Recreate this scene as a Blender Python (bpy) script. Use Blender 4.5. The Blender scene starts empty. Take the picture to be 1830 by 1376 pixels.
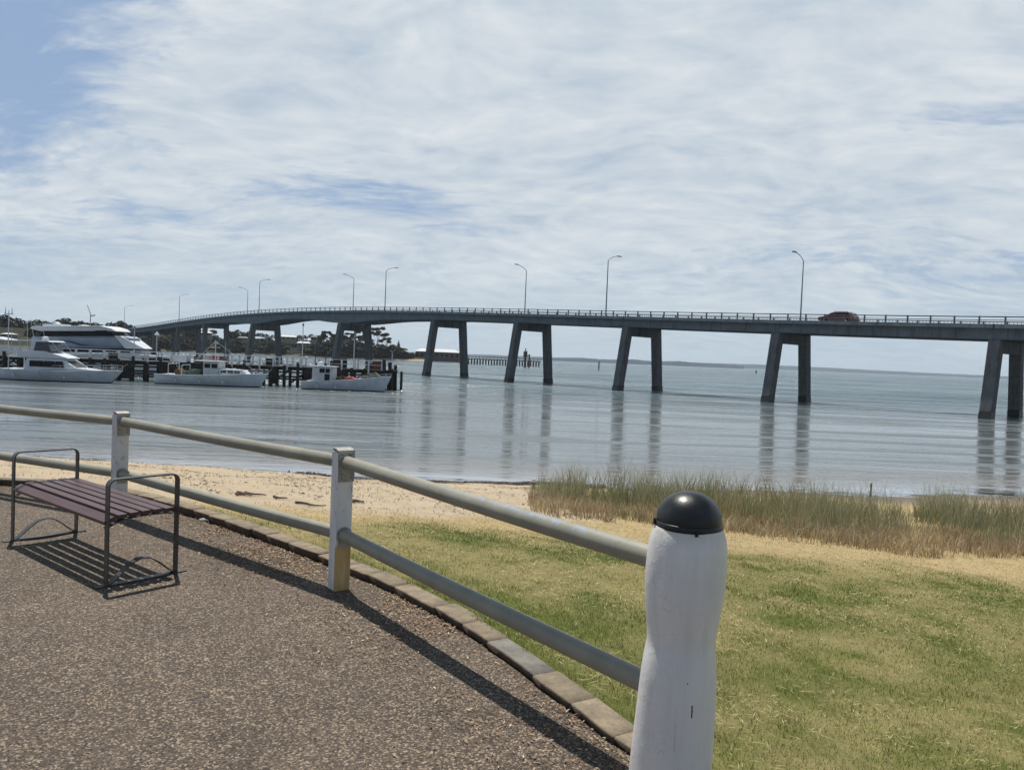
import bpy, bmesh, math, random
import numpy as np
from mathutils import Vector, Matrix
random.seed(7); rng = np.random.default_rng(11)
R = math.radians
S = bpy.context.scene
C = S.collection
# ------------------------------------------------------------------ camera
CAM_H = 1.6; FPX = 1375.0; PITCH = math.atan(48/1375.0); ROLL = 0.041
cp, sp, cr, sr = math.cos(PITCH), math.sin(PITCH), math.cos(ROLL), math.sin(ROLL)
FWD = Vector((0, cp, -sp)); UP0 = Vector((0, sp, cp)); RT0 = Vector((1, 0, 0))
UPV = UP0*cr - RT0*sr; RTV = RT0*cr + UP0*sr
cam_d = bpy.data.cameras.new('camera'); cam = bpy.data.objects.new('camera', cam_d); C.objects.link(cam)
cam.matrix_world = Matrix(((RTV.x, UPV.x, -FWD.x, 0), (RTV.y, UPV.y, -FWD.y, 0), (RTV.z, UPV.z, -FWD.z, CAM_H), (0, 0, 0, 1)))
cam_d.sensor_width = 36; cam_d.lens = 36*FPX/1830; cam_d.clip_start = 0.05; cam_d.clip_end = 40000
S.camera = cam
ZW = -2.67                                                     # water level
def ray(px, py):
    d = FWD*FPX + RTV*(px-915) + UPV*(688-py)
    return d/d.y                                               # per metre of depth
def W(px, py, Y):
    d = ray(px, py); return Vector((d.x*Y, Y, CAM_H + d.z*Y))
def G(px, py, z=0.0):
    d = ray(px, py); Y = (z-CAM_H)/d.z; return Vector((d.x*Y, Y, z))
def plane_hit(px, py, O, D):                                   # hit of the pixel ray with the vertical plane through O along D
    d = ray(px, py)
    # d.x*s = O.x + t D.x ; s = O.y + t D.y
    t = (d.x*O[1]-O[0])/(D[0]-d.x*D[1]); s = O[1]+t*D[1]
    return t, CAM_H + d.z*s
# ------------------------------------------------------------------ render look
S.view_settings.view_transform = 'Standard'; S.view_settings.look = 'None'
S.view_settings.gamma = 1; S.view_settings.exposure = 0.0; S.view_settings.use_curve_mapping = False
try:
    S.cycles.max_bounces = 6; S.cycles.diffuse_bounces = 3; S.cycles.glossy_bounces = 3
    S.cycles.transparent_max_bounces = 6; S.cycles.volume_bounces = 1; S.cycles.use_denoising = True
except Exception: pass
# ------------------------------------------------------------------ node helpers
class NT:
    def __init__(s, nt): s.nt = nt; nt.nodes.clear()
    def n(s, t, **kw):
        x = s.nt.nodes.new(t)
        ins = kw.pop('ins', {})
        for k, v in kw.items(): setattr(x, k, v)
        for k, v in ins.items(): s.put(x.inputs[k], v)
        return x
    def put(s, sock, v):
        if isinstance(v, bpy.types.NodeSocket): s.nt.links.new(v, sock)
        elif isinstance(v, bpy.types.Node): s.nt.links.new(v.outputs[0], sock)
        else:
            if hasattr(sock, 'default_value') and sock.type == 'RGBA' and len(v) == 3: v = (*v, 1)
            sock.default_value = v
    def math(s, op, a, b=0.0, clamp=False):
        return s.n('ShaderNodeMath', operation=op, use_clamp=clamp, ins={0: a, 1: b}).outputs[0]
    def vmath(s, op, a, b=(0, 0, 0)):
        x = s.n('ShaderNodeVectorMath', operation=op, ins={0: a, 1: b})
        return x.outputs[1] if op in ('LENGTH', 'DOT_PRODUCT', 'DISTANCE') else x.outputs[0]
    def mix(s, f, a, b, mode='MIX'):
        x = s.n('ShaderNodeMix', data_type='RGBA', blend_type=mode)
        s.put(x.inputs[0], f); s.put(x.inputs[6], a); s.put(x.inputs[7], b); return x.outputs[2]
    def noise(s, vec, scale, detail=3.0, rough=0.5, dist=0.0, col=False):
        x = s.n('ShaderNodeTexNoise', ins={'Scale': scale, 'Detail': detail, 'Roughness': rough, 'Distortion': dist})
        if vec is not None: s.put(x.inputs['Vector'], vec)
        return x.outputs[1 if col else 0]
    def ramp(s, f, pts, interp='LINEAR'):
        x = s.n('ShaderNodeValToRGB'); cr_ = x.color_ramp; cr_.interpolation = interp
        while len(cr_.elements) < len(pts): cr_.elements.new(0.5)
        for e, (p, c) in zip(cr_.elements, pts):
            e.position = p; e.color = (*c, 1) if len(c) == 3 else c
        s.put(x.inputs[0], f); return x.outputs[0]
    def sstep(s, f, a, b):
        x = s.n('ShaderNodeMapRange', interpolation_type='SMOOTHSTEP', ins={0: f, 1: a, 2: b, 3: 0.0, 4: 1.0}); return x.outputs[0]
    def mapping(s, vec, scale=(1, 1, 1), loc=(0, 0, 0), rot=(0, 0, 0)):
        return s.n('ShaderNodeMapping', ins={'Vector': vec, 'Scale': scale, 'Location': loc, 'Rotation': rot}).outputs[0]
def g3(v): return (v, v, v)
# ------------------------------------------------------------------ sun and sky
SHX, SHY = 0.188, -0.365                                       # shadow of a 1 m pole
sun_dir = Vector((-SHX, -SHY, 1)).normalized()
sl = bpy.data.lights.new('sun', 'SUN'); sl.energy = 5.0; sl.angle = R(0.6); sl.color = (1.0, 0.955, 0.88)
so = bpy.data.objects.new('sun', sl); C.objects.link(so); so.rotation_euler = (-sun_dir).to_track_quat('-Z', 'Y').to_euler(); so.location = (0, 0, 60)
wd = bpy.data.worlds.new('World'); S.world = wd; wd.use_nodes = True
w = NT(wd.node_tree)
sky = w.n('ShaderNodeTexSky', sky_type='NISHITA', sun_disc=False, sun_elevation=math.asin(sun_dir.z),
          sun_rotation=math.atan2(sun_dir.x, sun_dir.y), altitude=5, air_density=1.0, dust_density=1.0, ozone_density=1.5)
tc = w.n('ShaderNodeTexCoord').outputs['Generated']
dv = w.vmath('NORMALIZE', tc)
sep = w.n('ShaderNodeSeparateXYZ', ins={0: dv}).outputs
zc = w.math('MAXIMUM', sep[2], 0.0)
den = w.math('ADD', zc, 0.20)
pl = w.n('ShaderNodeCombineXYZ', ins={0: w.math('DIVIDE', sep[0], den), 1: w.math('DIVIDE', sep[1], den), 2: 0.0}).outputs[0]
warp = w.noise(pl, 1.1, 3, 0.5, col=True)
pw = w.vmath('ADD', pl, w.vmath('MULTIPLY', w.vmath('SUBTRACT', warp, (0.5, 0.5, 0.5)), (0.55, 0.55, 0)))
m1 = w.mapping(pw, scale=(0.62, 1.15, 1), rot=(0, 0, R(14)), loc=(3.1, 1.7, 0))
n_big = w.noise(m1, 1.3, 6, 0.52, 0.1)
m2 = w.mapping(pw, scale=(1.3, 3.2, 1), rot=(0, 0, R(-9)), loc=(0.4, 5.2, 0))
n_str = w.noise(m2, 2.2, 5, 0.52, 0.2)
m3 = w.mapping(pw, scale=(1.0, 1.7, 1), rot=(0, 0, R(22)), loc=(8.4, 2.2, 0))
n_puff = w.noise(m3, 9.0, 6, 0.6, 0.15)
cov = w.math('ADD', w.math('MULTIPLY', n_big, 0.44), w.math('ADD', w.math('MULTIPLY', n_str, 0.22), w.math('MULTIPLY', n_puff, 0.38)))
def blob(px, py, rx, ry, k):
    global cov
    c = ray(px, py).normalized()
    q = w.vmath('MULTIPLY', w.vmath('SUBTRACT', dv, tuple(c)), (1/rx, 0.6, 1/ry))
    f = w.math('SUBTRACT', 1.0, w.sstep(w.vmath('LENGTH', q), 0.15, 1.0))
    cov = w.math('ADD', cov, w.math('MULTIPLY', f, -k))
blob(120, 40, 0.19, 0.12, 0.15); blob(60, 130, 0.10, 0.07, 0.10); blob(10, 270, 0.07, 0.05, 0.12); blob(760, 392, 0.15, 0.040, 0.13); blob(640, 345, 0.19, 0.030, 0.12)
blob(1740, 205, 0.16, 0.035, 0.09); blob(1010, 110, 0.14, 0.05, 0.09); blob(240, 375, 0.12, 0.02, 0.10); blob(860, 130, 0.10, 0.08, 0.06); blob(50, 195, 0.10, 0.05, 0.11)
blob(1000, 250, 0.45, 0.22, -0.13); blob(1500, 120, 0.5, 0.25, -0.10); blob(400, 150, 0.2, 0.12, -0.07)
cov = w.math('SUBTRACT', cov, w.math('MULTIPLY', w.sstep(sep[2], 0.45, 0.80), 0.28))
cloud_f = w.sstep(cov, 0.335, 0.555)
n_sh = w.noise(w.mapping(pw, scale=(0.8, 1.5, 1), loc=(7, 3, 0), rot=(0, 0, R(12))), 1.5, 6, 0.52, 0.1)
n_sh2 = w.noise(w.mapping(pw, scale=(1.0, 1.5, 1), loc=(2, 9, 0), rot=(0, 0, R(20))), 7.0, 6, 0.58)
shade = w.math('ADD', w.math('MULTIPLY', n_sh, 0.50), w.math('MULTIPLY', n_sh2, 0.50))
ccol = w.ramp(shade, [(0.35, (0.47, 0.56, 0.665)), (0.46, (0.59, 0.66, 0.725)), (0.56, (0.69, 0.74, 0.78)), (0.67, (0.79, 0.82, 0.84))])
skyc = w.vmath('MULTIPLY', sky.outputs[0], g3(0.1))
skyc = w.mix(0.75, skyc, (0.29, 0.41, 0.61))
hz = w.math('SUBTRACT', 1.0, w.sstep(sep[2], 0.0, 0.17))
full = w.mix(w.math('MULTIPLY', cloud_f, 0.93), skyc, ccol)
full = w.mix(w.math('MULTIPLY', hz, 0.66), full, (0.52, 0.635, 0.71))
zen = w.sstep(sep[2], 0.47, 0.66)
full = w.mix(w.math('MULTIPLY', zen, 0.93), full, (0.06, 0.11, 0.21))
back = w.math('SUBTRACT', 1.0, w.sstep(sep[1], -0.35, 0.35))
full = w.mix(w.math('MULTIPLY', back, 0.7), full, (0.16, 0.23, 0.34))
bg = w.n('ShaderNodeBackground', ins={'Color': full, 'Strength': 1.0})
wo = w.n('ShaderNodeOutputWorld', ins={0: bg})
# ------------------------------------------------------------------ materials
MATS = {}
def newmat(name):
    m = bpy.data.materials.new(name); m.use_nodes = True; MATS[name] = m
    t = NT(m.node_tree); out = t.n('ShaderNodeOutputMaterial'); return m, t, out
def simple(name, col, rough=0.6, metal=0.0, var=0.25, scale=3.0, bump=0.0, bscale=40.0, spec=0.5, dirt=None, coat=0.0):
    m, t, out = newmat(name)
    oc = t.n('ShaderNodeTexCoord').outputs['Object']
    nf = t.noise(oc, scale, 5, 0.6)
    c0 = tuple(max(0, c*(1-var)) for c in col); c1 = tuple(min(1, c*(1+var)) for c in col)
    c = t.ramp(nf, [(0.3, c0), (0.7, c1)])
    if dirt:
        dcol, amt, dsc = dirt
        c = t.mix(t.math('MULTIPLY', t.sstep(t.noise(oc, dsc, 6, 0.65), 0.52, 0.68), amt), c, dcol)
    b = t.n('ShaderNodeBsdfPrincipled', ins={'Base Color': c, 'Roughness': rough, 'Metallic': metal, 'Specular IOR Level': spec, 'Coat Weight': coat})
    if bump:
        t.put(b.inputs['Normal'], t.n('ShaderNodeBump', ins={'Strength': bump, 'Distance': 0.01, 'Height': t.noise(oc, bscale, 4, 0.6)}).outputs[0])
    t.put(out.inputs[0], b); return m
def attr_mat(name, rough=0.7, trans=0.0, spec=0.3, mul=1.0):
    m, t, out = newmat(name)
    a = t.n('ShaderNodeAttribute', attribute_name='col').outputs[0]
    b = t.n('ShaderNodeBsdfPrincipled', ins={'Base Color': a, 'Roughness': rough, 'Specular IOR Level': spec})
    if trans > 0:
        tr = t.n('ShaderNodeBsdfTranslucent', ins={'Color': a})
        t.put(out.inputs[0], t.n('ShaderNodeMixShader', ins={0: trans, 1: b, 2: tr}))
    else: t.put(out.inputs[0], b)
    return m
def aged(name, col, streak):
    m, t, out = newmat(name); oc = t.n('ShaderNodeTexCoord').outputs['Object']
    c = t.ramp(t.noise(oc, .6, 6, .65), [(0.3, tuple(v*.78 for v in col)), (0.7, tuple(v*1.2 for v in col))])
    st = t.noise(t.mapping(oc, scale=(1.3, 1.3, .10)), 1.6, 6, .7)
    c = t.mix(t.math('MULTIPLY', t.sstep(st, .50, .64), streak), c, (.045, .047, .048))
    st2 = t.noise(t.mapping(oc, scale=(.9, .9, .06), loc=(4, 2, 0)), 2.1, 5, .7)
    c = t.mix(t.math('MULTIPLY', t.sstep(st2, .60, .70), .4), c, (.24, .22, .19))
    zz = t.n('ShaderNodeSeparateXYZ', ins={0: oc}).outputs[2]
    ln = t.math('LESS_THAN', t.math('ABSOLUTE', t.math('SUBTRACT', t.math('FRACT', t.math('DIVIDE', zz, 1.8)), .5)), .012)
    c = t.mix(t.math('MULTIPLY', ln, .35), c, (.05, .05, .05))
    b = t.n('ShaderNodeBsdfPrincipled', ins={'Base Color': c, 'Roughness': .88}); t.put(out.inputs[0], b); return m
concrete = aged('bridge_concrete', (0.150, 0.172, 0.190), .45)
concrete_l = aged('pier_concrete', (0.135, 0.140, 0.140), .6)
galv = simple('galvanised_steel', (0.22, 0.24, 0.26), 0.5, 0.5, var=0.1)
lamp_grey = simple('lamp_metal', (0.20, 0.22, 0.24), 0.5, 0.3, var=0.1)
white_p = simple('white_gelcoat', (0.66, 0.69, 0.72), 0.3, var=0.07, scale=1.2)
white_h = simple('hull_white', (0.56, 0.62, 0.67), 0.35, var=0.12, scale=0.8, dirt=((0.33, 0.34, 0.32), 0.5, 1.4))
white_d = simple('weathered_white', (0.58, 0.60, 0.60), 0.6, var=0.12, scale=2.0, dirt=((0.3, 0.27, 0.22), 0.6, 3.0))
glass_d = simple('dark_glass', (0.008, 0.012, 0.018), 0.22, var=0.2, spec=0.18)
antifoul = simple('antifouling', (0.015, 0.03, 0.045), 0.6, var=0.2)
ferry_blue = simple('ferry_side_paint', (0.38, 0.44, 0.52), 0.35, var=0.18, scale=0.5)
ferry_dark = simple('ferry_dark_band', (0.008, 0.014, 0.024), 0.4, var=0.2, spec=0.2)
pile_m = simple('jetty_pile_timber', (0.030, 0.026, 0.023), 0.9, var=0.4, scale=1.5)
plank_m = simple('jetty_deck_timber', (0.11, 0.105, 0.095), 0.85, var=0.3, scale=1.0)
rusty = simple('rusty_red', (0.14, 0.05, 0.03), 0.8, var=0.4, scale=2)
black_r = simple('black_rubber', (0.012, 0.012, 0.013), 0.45, var=0.3)
net_red = simple('red_net', (0.35, 0.05, 0.05), 0.8, var=0.4, scale=4)
net_green = simple('green_gear', (0.10, 0.13, 0.09), 0.85, var=0.5, scale=4)
beige_w = simple('beige_wall', (0.28, 0.25, 0.19), 0.85, var=0.15)
roof_w = simple('pale_roof', (0.52, 0.54, 0.54), 0.6, var=0.08)
roof_g = simple('grey_roof', (0.16, 0.155, 0.15), 0.8, var=0.15)
brick_w = simple('brown_wall', (0.12, 0.085, 0.065), 0.85, var=0.2)
bark = simple('tree_bark', (0.10, 0.085, 0.07), 0.9, var=0.35, scale=1.0)
alu = simple('aluminium', (0.5, 0.52, 0.53), 0.35, 0.7, var=0.06)
# ------------------------------------------------------------------ mesh builder
class MB:
    def __init__(s): s.v = []; s.f = []
    def add(s, vs, fs):
        o = len(s.v); s.v += [tuple(v) for v in vs]; s.f += [tuple(i+o for i in f) for f in fs]; return s
    def box(s, x0, x1, y0, y1, z0, z1):
        if x0 > x1: x0, x1 = x1, x0
        return s.add([(x0, y0, z0), (x1, y0, z0), (x1, y1, z0), (x0, y1, z0), (x0, y0, z1), (x1, y0, z1), (x1, y1, z1), (x0, y1, z1)],
                     [(0, 3, 2, 1), (4, 5, 6, 7), (0, 1, 5, 4), (1, 2, 6, 5), (2, 3, 7, 6), (3, 0, 4, 7)])
    def rings(s, rings, cap=True):
        n = len(rings[0]); vs = [p for r in rings for p in r]; fs = []
        for i in range(len(rings)-1):
            for j in range(n):
                k = (j+1) % n; fs.append((i*n+j, i*n+k, (i+1)*n+k, (i+1)*n+j))
        if cap: fs.append(tuple(reversed(range(n)))); fs.append(tuple((len(rings)-1)*n+j for j in range(n)))
        return s.add(vs, fs)
    def tube(s, pts, r, n=8, r2=None):
        pts = [Vector(p) for p in pts]; rs = []
        for i, p in enumerate(pts):
            d = (pts[min(i+1, len(pts)-1)] - pts[max(i-1, 0)]).normalized()
            a = d.cross(Vector((0, 0, 1)))
            a = a.normalized() if a.length > 1e-3 else Vector((1, 0, 0)); b = a.cross(d).normalized()
            rr = r if r2 is None else r + (r2-r)*i/(len(pts)-1)
            rs.append([p + a*math.cos(2*math.pi*k/n)*rr + b*math.sin(2*math.pi*k/n)*rr for k in range(n)])
        return s.rings(rs)
    def bar(s, p, q, wd_, th):                                 # rectangular bar
        p, q = Vector(p), Vector(q); d = (q-p).normalized(); a = d.cross(Vector((0, 0, 1)))
        a = a.normalized() if a.length > 1e-3 else Vector((1, 0, 0)); b = a.cross(d).normalized()
        rs = [[c + a*(i*wd_/2) + b*(j*th/2) for i, j in ((-1, -1), (1, -1), (1, 1), (-1, 1))] for c in (p, q)]
        return s.rings(rs)
    def lathe(s, prof, n=32, cx=0, cy=0):
        return s.rings([[(cx + r*math.cos(2*math.pi*k/n), cy + r*math.sin(2*math.pi*k/n), z) for k in range(n)] for r, z in prof])
    def prism(s, prof, y0, y1, inset=None):                    # side profile (x,z) extruded in y; inset(x,z)->half width factor
        f = inset or (lambda x, z: 1.0); n = len(prof); mid = (y0+y1)/2; h = (y1-y0)/2
        a = [(x, mid-h*f(x, z), z) for x, z in prof]; b = [(x, mid+h*f(x, z), z) for x, z in prof]
        fs = [tuple(range(n)), tuple(reversed(range(n, 2*n)))] + [(i, i+n, (i+1) % n+n, (i+1) % n) for i in range(n)]
        return s.add(a+b, fs)
    def build(s, name, mat, parent=None, smooth=False, bevel=0.0, seg=2):
        me = bpy.data.meshes.new(name); me.from_pydata(s.v, [], s.f)
        if isinstance(mat, (list, tuple)):
            for m in mat: me.materials.append(m)
        else: me.materials.append(mat)
        bm = bmesh.new(); bm.from_mesh(me); bmesh.ops.recalc_face_normals(bm, faces=bm.faces)
        if bevel > 0:
            ed = [e for e in bm.edges if len(e.link_faces) == 2 and e.calc_face_angle(0) > 0.6]
            bmesh.ops.bevel(bm, geom=ed, offset=bevel, segments=seg, affect='EDGES', profile=0.6)
        bm.to_mesh(me); bm.free()
        if smooth:
            me.shade_smooth()
            try: me.set_sharp_from_angle(angle=R(40))
            except Exception: pass
        o = bpy.data.objects.new(name, me); C.objects.link(o)
        if parent is not None: o.parent = parent
        return o
def tag(o, label, cat, group=None, kind=None):
    if label: o['label'] = label
    if cat: o['category'] = cat
    if group: o['group'] = group
    if kind: o['kind'] = kind
    return o
def thing(name, label, cat, loc=(0, 0, 0), rz=0.0, group=None):
    o = bpy.data.objects.new(name, None); C.objects.link(o); o.location = loc; o.rotation_euler = (0, 0, rz); o.empty_display_size = 0.3
    return tag(o, label, cat, group)
def struct(o, label=None): o['kind'] = 'structure'; return o
def dup(root, loc, rz=None, label=None, scale=None):
    r = root.copy(); C.objects.link(r); r.location = loc
    if rz is not None: r.rotation_euler = (0, 0, rz)
    if scale is not None: r.scale = scale
    if label: r['label'] = label
    for ch in list(root.children):
        c = ch.copy(); C.objects.link(c); c.parent = r
        for g in ch.children: d = g.copy(); C.objects.link(d); d.parent = c
    return r
def np_mesh(name, verts, faces, mat, cols=None, parent=None, smooth=False):
    me = bpy.data.meshes.new(name); nv = len(verts); nf = len(faces); k = faces.shape[1]
    me.vertices.add(nv); me.vertices.foreach_set('co', np.ascontiguousarray(verts, dtype=np.float32).ravel())
    me.loops.add(nf*k); me.loops.foreach_set('vertex_index', np.ascontiguousarray(faces, dtype=np.int32).ravel())
    me.polygons.add(nf); me.polygons.foreach_set('loop_start', np.arange(0, nf*k, k, dtype=np.int32))
    try: me.polygons.foreach_set('loop_total', np.full(nf, k, dtype=np.int32))
    except Exception: pass
    if cols is not None:
        a = me.color_attributes.new('col', 'FLOAT_COLOR', 'POINT')
        cc = np.ones((nv, 4), dtype=np.float32); cc[:, :cols.shape[1]] = cols; a.data.foreach_set('color', cc.ravel())
    me.materials.append(mat); me.update(calc_edges=True); me.validate()
    if smooth: me.shade_smooth()
    o = bpy.data.objects.new(name, me); C.objects.link(o)
    if parent is not None: o.parent = parent
    return o
# numpy value noise
_P = rng.random((256, 256))
def vnoise(x, y):
    xi = np.floor(x).astype(int); yi = np.floor(y).astype(int); fx = x-xi; fy = y-yi
    fx = fx*fx*(3-2*fx); fy = fy*fy*(3-2*fy)
    g = lambda a, b: _P[a % 256, b % 256]
    return (g(xi, yi)*(1-fx)+g(xi+1, yi)*fx)*(1-fy)+(g(xi, yi+1)*(1-fx)+g(xi+1, yi+1)*fx)*fy
def fbm(x, y, s, o=4):
    v = 0; a = 0.5; t = 0
    for i in range(o): v = v + a*vnoise(x*s+17.3*i, y*s+9.1*i); t += a; a *= 0.5; s *= 2.07
    return v/t
# ------------------------------------------------------------------ site plan
kerb_px = [(-120, 862), (0, 868), (110, 875), (230, 893), (330, 921), (420, 950), (500, 980), (590, 1014), (700, 1060), (800, 1114), (900, 1180), (1000, 1258), (1130, 1352)]
KP = [Vector((-14, 10.6, 0)), Vector((-9.5, 9.6, 0))] + [G(x, y) for x, y in kerb_px] + [Vector((0.86, 2.62, 0)), Vector((1.6, 1.8, 0)), Vector((2.5, 0.2, 0)), Vector((3.4, -3, 0)), Vector((4, -12, 0))]
def catmull(P, n=8):
    out = []
    for i in range(len(P)-1):
        p0, p1, p2, p3 = P[max(i-1, 0)], P[i], P[i+1], P[min(i+2, len(P)-1)]
        for k in range(n):
            t = k/n
            out.append(0.5*((2*p1)+(p2-p0)*t+(2*p0-5*p1+4*p2-p3)*t*t+(3*p1-p0-3*p2+p3)*t**3))
    out.append(P[-1]); return out
KC = np.array([(p.x, p.y) for p in catmull(KP, 6)])
def kdist(x, y):                                               # signed distance to the kerb line, + on the beach side
    best = np.full(x.shape, 1e9); sgn = np.ones(x.shape)
    for i in range(len(KC)-1):
        ax, ay = KC[i]; bx, by = KC[i+1]; dx, dy = bx-ax, by-ay; L = dx*dx+dy*dy
        t = np.clip(((x-ax)*dx+(y-ay)*dy)/L, 0, 1); ex = x-(ax+t*dx); ey = y-(ay+t*dy); d = np.hypot(ex, ey)
        m = d < best; best = np.where(m, d, best); sgn = np.where(m, np.where(dx*ey-dy*ex > 0, 1.0, -1.0), sgn)
    return best*sgn
def shoreY(x): return 25.6 + 0.45*np.sin(x*0.31) + 0.3*np.sin(x*0.83+1) + np.clip(x-6, 0, 60)*0.2 + (fbm(x, x*0+3.3, 0.9)-.5)*0.7
def kerb_top(x): return np.clip(0.060 - 0.014*(x+1.4), 0.020, 0.075)
def height(x, y):
    d = kdist(x, y); e = shoreY(x)-y
    t = np.clip(np.maximum(d-0.14, 0)/np.maximum(np.maximum(d-0.14, 0)+np.maximum(e, 0), 0.01), 0, 1)
    h = kerb_top(x)-0.006 + (ZW-0.03)*(0.85*t+0.15*t*t)
    h = h + (fbm(x, y, 0.7)-0.5)*0.10*np.clip(d-0.3, 0, 1) + (fbm(x, y, 3.0)-0.5)*0.02*np.clip(d-0.3, 0, 1)
    h = np.where(e < 0, ZW + 0.02 + 0.09*e, h)
    h = np.where(d < 0.075, -0.12, h)
    return h
def TG(px, py):                                                # pixel -> terrain, by marching
    d = ray(px, py); Ys = np.linspace(1.5, 45, 900); X = d.x*Ys; Z = CAM_H+d.z*Ys
    hh = height(X, Ys); hh = np.where(kdist(X, Ys) < 0.075, 0.0, hh)
    k = int(np.argmax(Z <= hh)); return Vector((float(X[k]), float(Ys[k]), float(hh[k])))
def poly_world(px): return np.array([[*TG(x, y).xy] for x, y in px])
sandE = poly_world([(-60, 852), (120, 872), (230, 887), (330, 893), (420, 897), (520, 905), (650, 916), (800, 920), (950, 922)])
sandE = np.vstack([[-30, sandE[0][1]+0.2], sandE, [3.2, sandE[-1][1]+1.0], [6, 17], [40, 24]])
lawnE = poly_world([(420, 945), (560, 952), (640, 935), (800, 940), (1000, 962), (1150, 975), (1300, 985), (1500, 1000), (1830, 1045)])
lawnE = np.vstack([[-30, 8], lawnE, [12, lawnE[-1][1]-0.8], [40, lawnE[-1][1]-3]])
reedF = poly_world([(962, 914), (1020, 925), (1100, 933), (1300, 948), (1450, 968), (1600, 985), (1830, 993)])
reedF = np.vstack([reedF, [12, reedF[-1][1]+0.1], [30, reedF[-1][1]+1.5]])
def upper(x, E): return np.interp(x, E[:, 0], E[:, 1])
def zones(x, y):
    wob = (fbm(x, y, 1.3)-0.5)*1.6
    grass = np.clip((upper(x, sandE)-y+wob)/0.9+0.3, 0, 1)      # 0 sand .. 1 grass
    grass = np.where(x > upper(y*0, np.array([[0, 1.6], [1, 1.6]])), np.clip(np.maximum(grass, (25.0-y)/3.0), 0, 1), grass)
    green = np.clip((upper(x, lawnE)-y+wob*1.3)/1.5+0.4, 0, 1)
    return grass, green
def patch(x, y): return np.clip(((fbm(x, y, 0.8, 5)*0.5 + fbm(x+40, y+11, 3.1, 3)*0.5)-.5)*3.6+.5, 0, 1)
# ------------------------------------------------------------------ ground
def graded(fine0, fine1, step, ends, k=1.25):
    a = list(np.arange(fine0, fine1+1e-6, step)); s = step
    while a[-1] < ends[1]: s *= k; a.append(a[-1]+s)
    s = step
    while a[0] > ends[0]: s *= k; a.insert(0, a[0]-s)
    return np.array(a)
xs = graded(-9, 9.5, 0.09, (-260, 260)); ys = graded(0.5, 27, 0.09, (-14, 60))
X, Y = np.meshgrid(xs, ys); Z = height(X, Y)
gr, gn = zones(X, Y); pt = patch(X, Y)
ny, nx = X.shape; idx = np.arange(ny*nx).reshape(ny, nx)
F = np.stack([idx[:-1, :-1], idx[:-1, 1:], idx[1:, 1:], idx[1:, :-1]], -1).reshape(-1, 4)
e = shoreY(X)-Y; wet = np.clip(1.3-e/(2.6+3.0*fbm(X, Y, .5)), 0, 1)
sand = np.array([0.46, 0.375, 0.26]); dry = np.array([0.42, 0.32, 0.165]); green = np.array([0.105, 0.125, 0.026]); wets = np.array([0.17, 0.14, 0.11])
col = sand*(1-gr[..., None]) + (dry*(1-gn[..., None]) + (green*(1-0.45*pt[..., None]) + dry*0.45*pt[..., None])*gn[..., None])*gr[..., None]
col = col*(0.85+0.3*fbm(X, Y, 5.0)[..., None]); col = col*(1-wet[..., None]) + wets*wet[..., None]
m, t, out = newmat('ground_soil')
a = t.n('ShaderNodeAttribute', attribute_name='col').outputs[0]
oc = t.n('ShaderNodeTexCoord').outputs['Object']
nz = t.noise(oc, 60, 4, 0.7); nz2 = t.noise(oc, 9, 5, 0.65)
c = t.mix(1.0, a, t.ramp(nz, [(0.3, g3(0.78)), (0.7, g3(1.15))]), 'MULTIPLY')
c = t.mix(1.0, c, t.ramp(nz2, [(0.3, g3(0.86)), (0.7, g3(1.1))]), 'MULTIPLY')
b = t.n('ShaderNodeBsdfPrincipled', ins={'Base Color': c, 'Roughness': 0.92, 'Specular IOR Level': 0.2})
t.put(b.inputs['Normal'], t.n('ShaderNodeBump', ins={'Strength': 0.7, 'Distance': 0.02, 'Height': t.math('ADD', nz, t.math('MULTIPLY', nz2, 2.0))}).outputs[0])
t.put(out.inputs[0], b)
struct(np_mesh('ground', np.stack([X, Y, Z], -1).reshape(-1, 3), F, m, col.reshape(-1, 3), smooth=True))
# pavement: asphalt with exposed pale chips
m, t, out = newmat('asphalt')
oc = t.n('ShaderNodeTexCoord').outputs['Object']
vo = t.n('ShaderNodeTexVoronoi', ins={'Vector': oc, 'Scale': 118.0, 'Randomness': 1.0})
vr = t.n('ShaderNodeSeparateColor', ins={0: vo.outputs['Color']}).outputs
vo2 = t.n('ShaderNodeTexVoronoi', ins={'Vector': oc, 'Scale': 175.0, 'Randomness': 1.0})
vr2 = t.n('ShaderNodeSeparateColor', ins={0: vo2.outputs['Color']}).outputs
c = t.ramp(vr[0], [(0.0, (0.018, 0.014, 0.012)), (0.35, (0.058, 0.046, 0.038)), (0.6, (0.115, 0.093, 0.076)), (0.80, (0.22, 0.18, 0.145)), (0.95, (0.55, 0.47, 0.38))])
c2 = t.ramp(vr2[1], [(0.0, (0.03, 0.025, 0.022)), (0.5, (0.11, 0.088, 0.07)), (1.0, (0.32, 0.27, 0.21))])
c = t.mix(0.38, c, c2)
c = t.mix(1.0, c, (0.80, 0.755, 0.70), 'MULTIPLY')
c = t.mix(t.math('MULTIPLY', t.sstep(t.noise(t.mapping(oc, scale=(1, .6, 1), rot=(0, 0, R(40))), 1.1, 6, .72, .8), .54, .70), .18), c, (.145, .118, .09))
nb = t.noise(oc, 0.7, 6, 0.7, .6); nb2 = t.noise(oc, 7, 4, 0.6)
c = t.mix(1.0, c, t.ramp(nb, [(0.3, (0.78, 0.76, 0.74)), (0.7, (1.2, 1.17, 1.12))]), 'MULTIPLY')
c = t.mix(1.0, c, t.ramp(nb2, [(0.3, g3(0.85)), (0.7, g3(1.12))]), 'MULTIPLY')
c = t.mix(t.math('MULTIPLY', t.sstep(t.noise(oc, 2.3, 5, 0.7), 0.60, 0.72), 0.22), c, (0.05, 0.042, 0.036))
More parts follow.
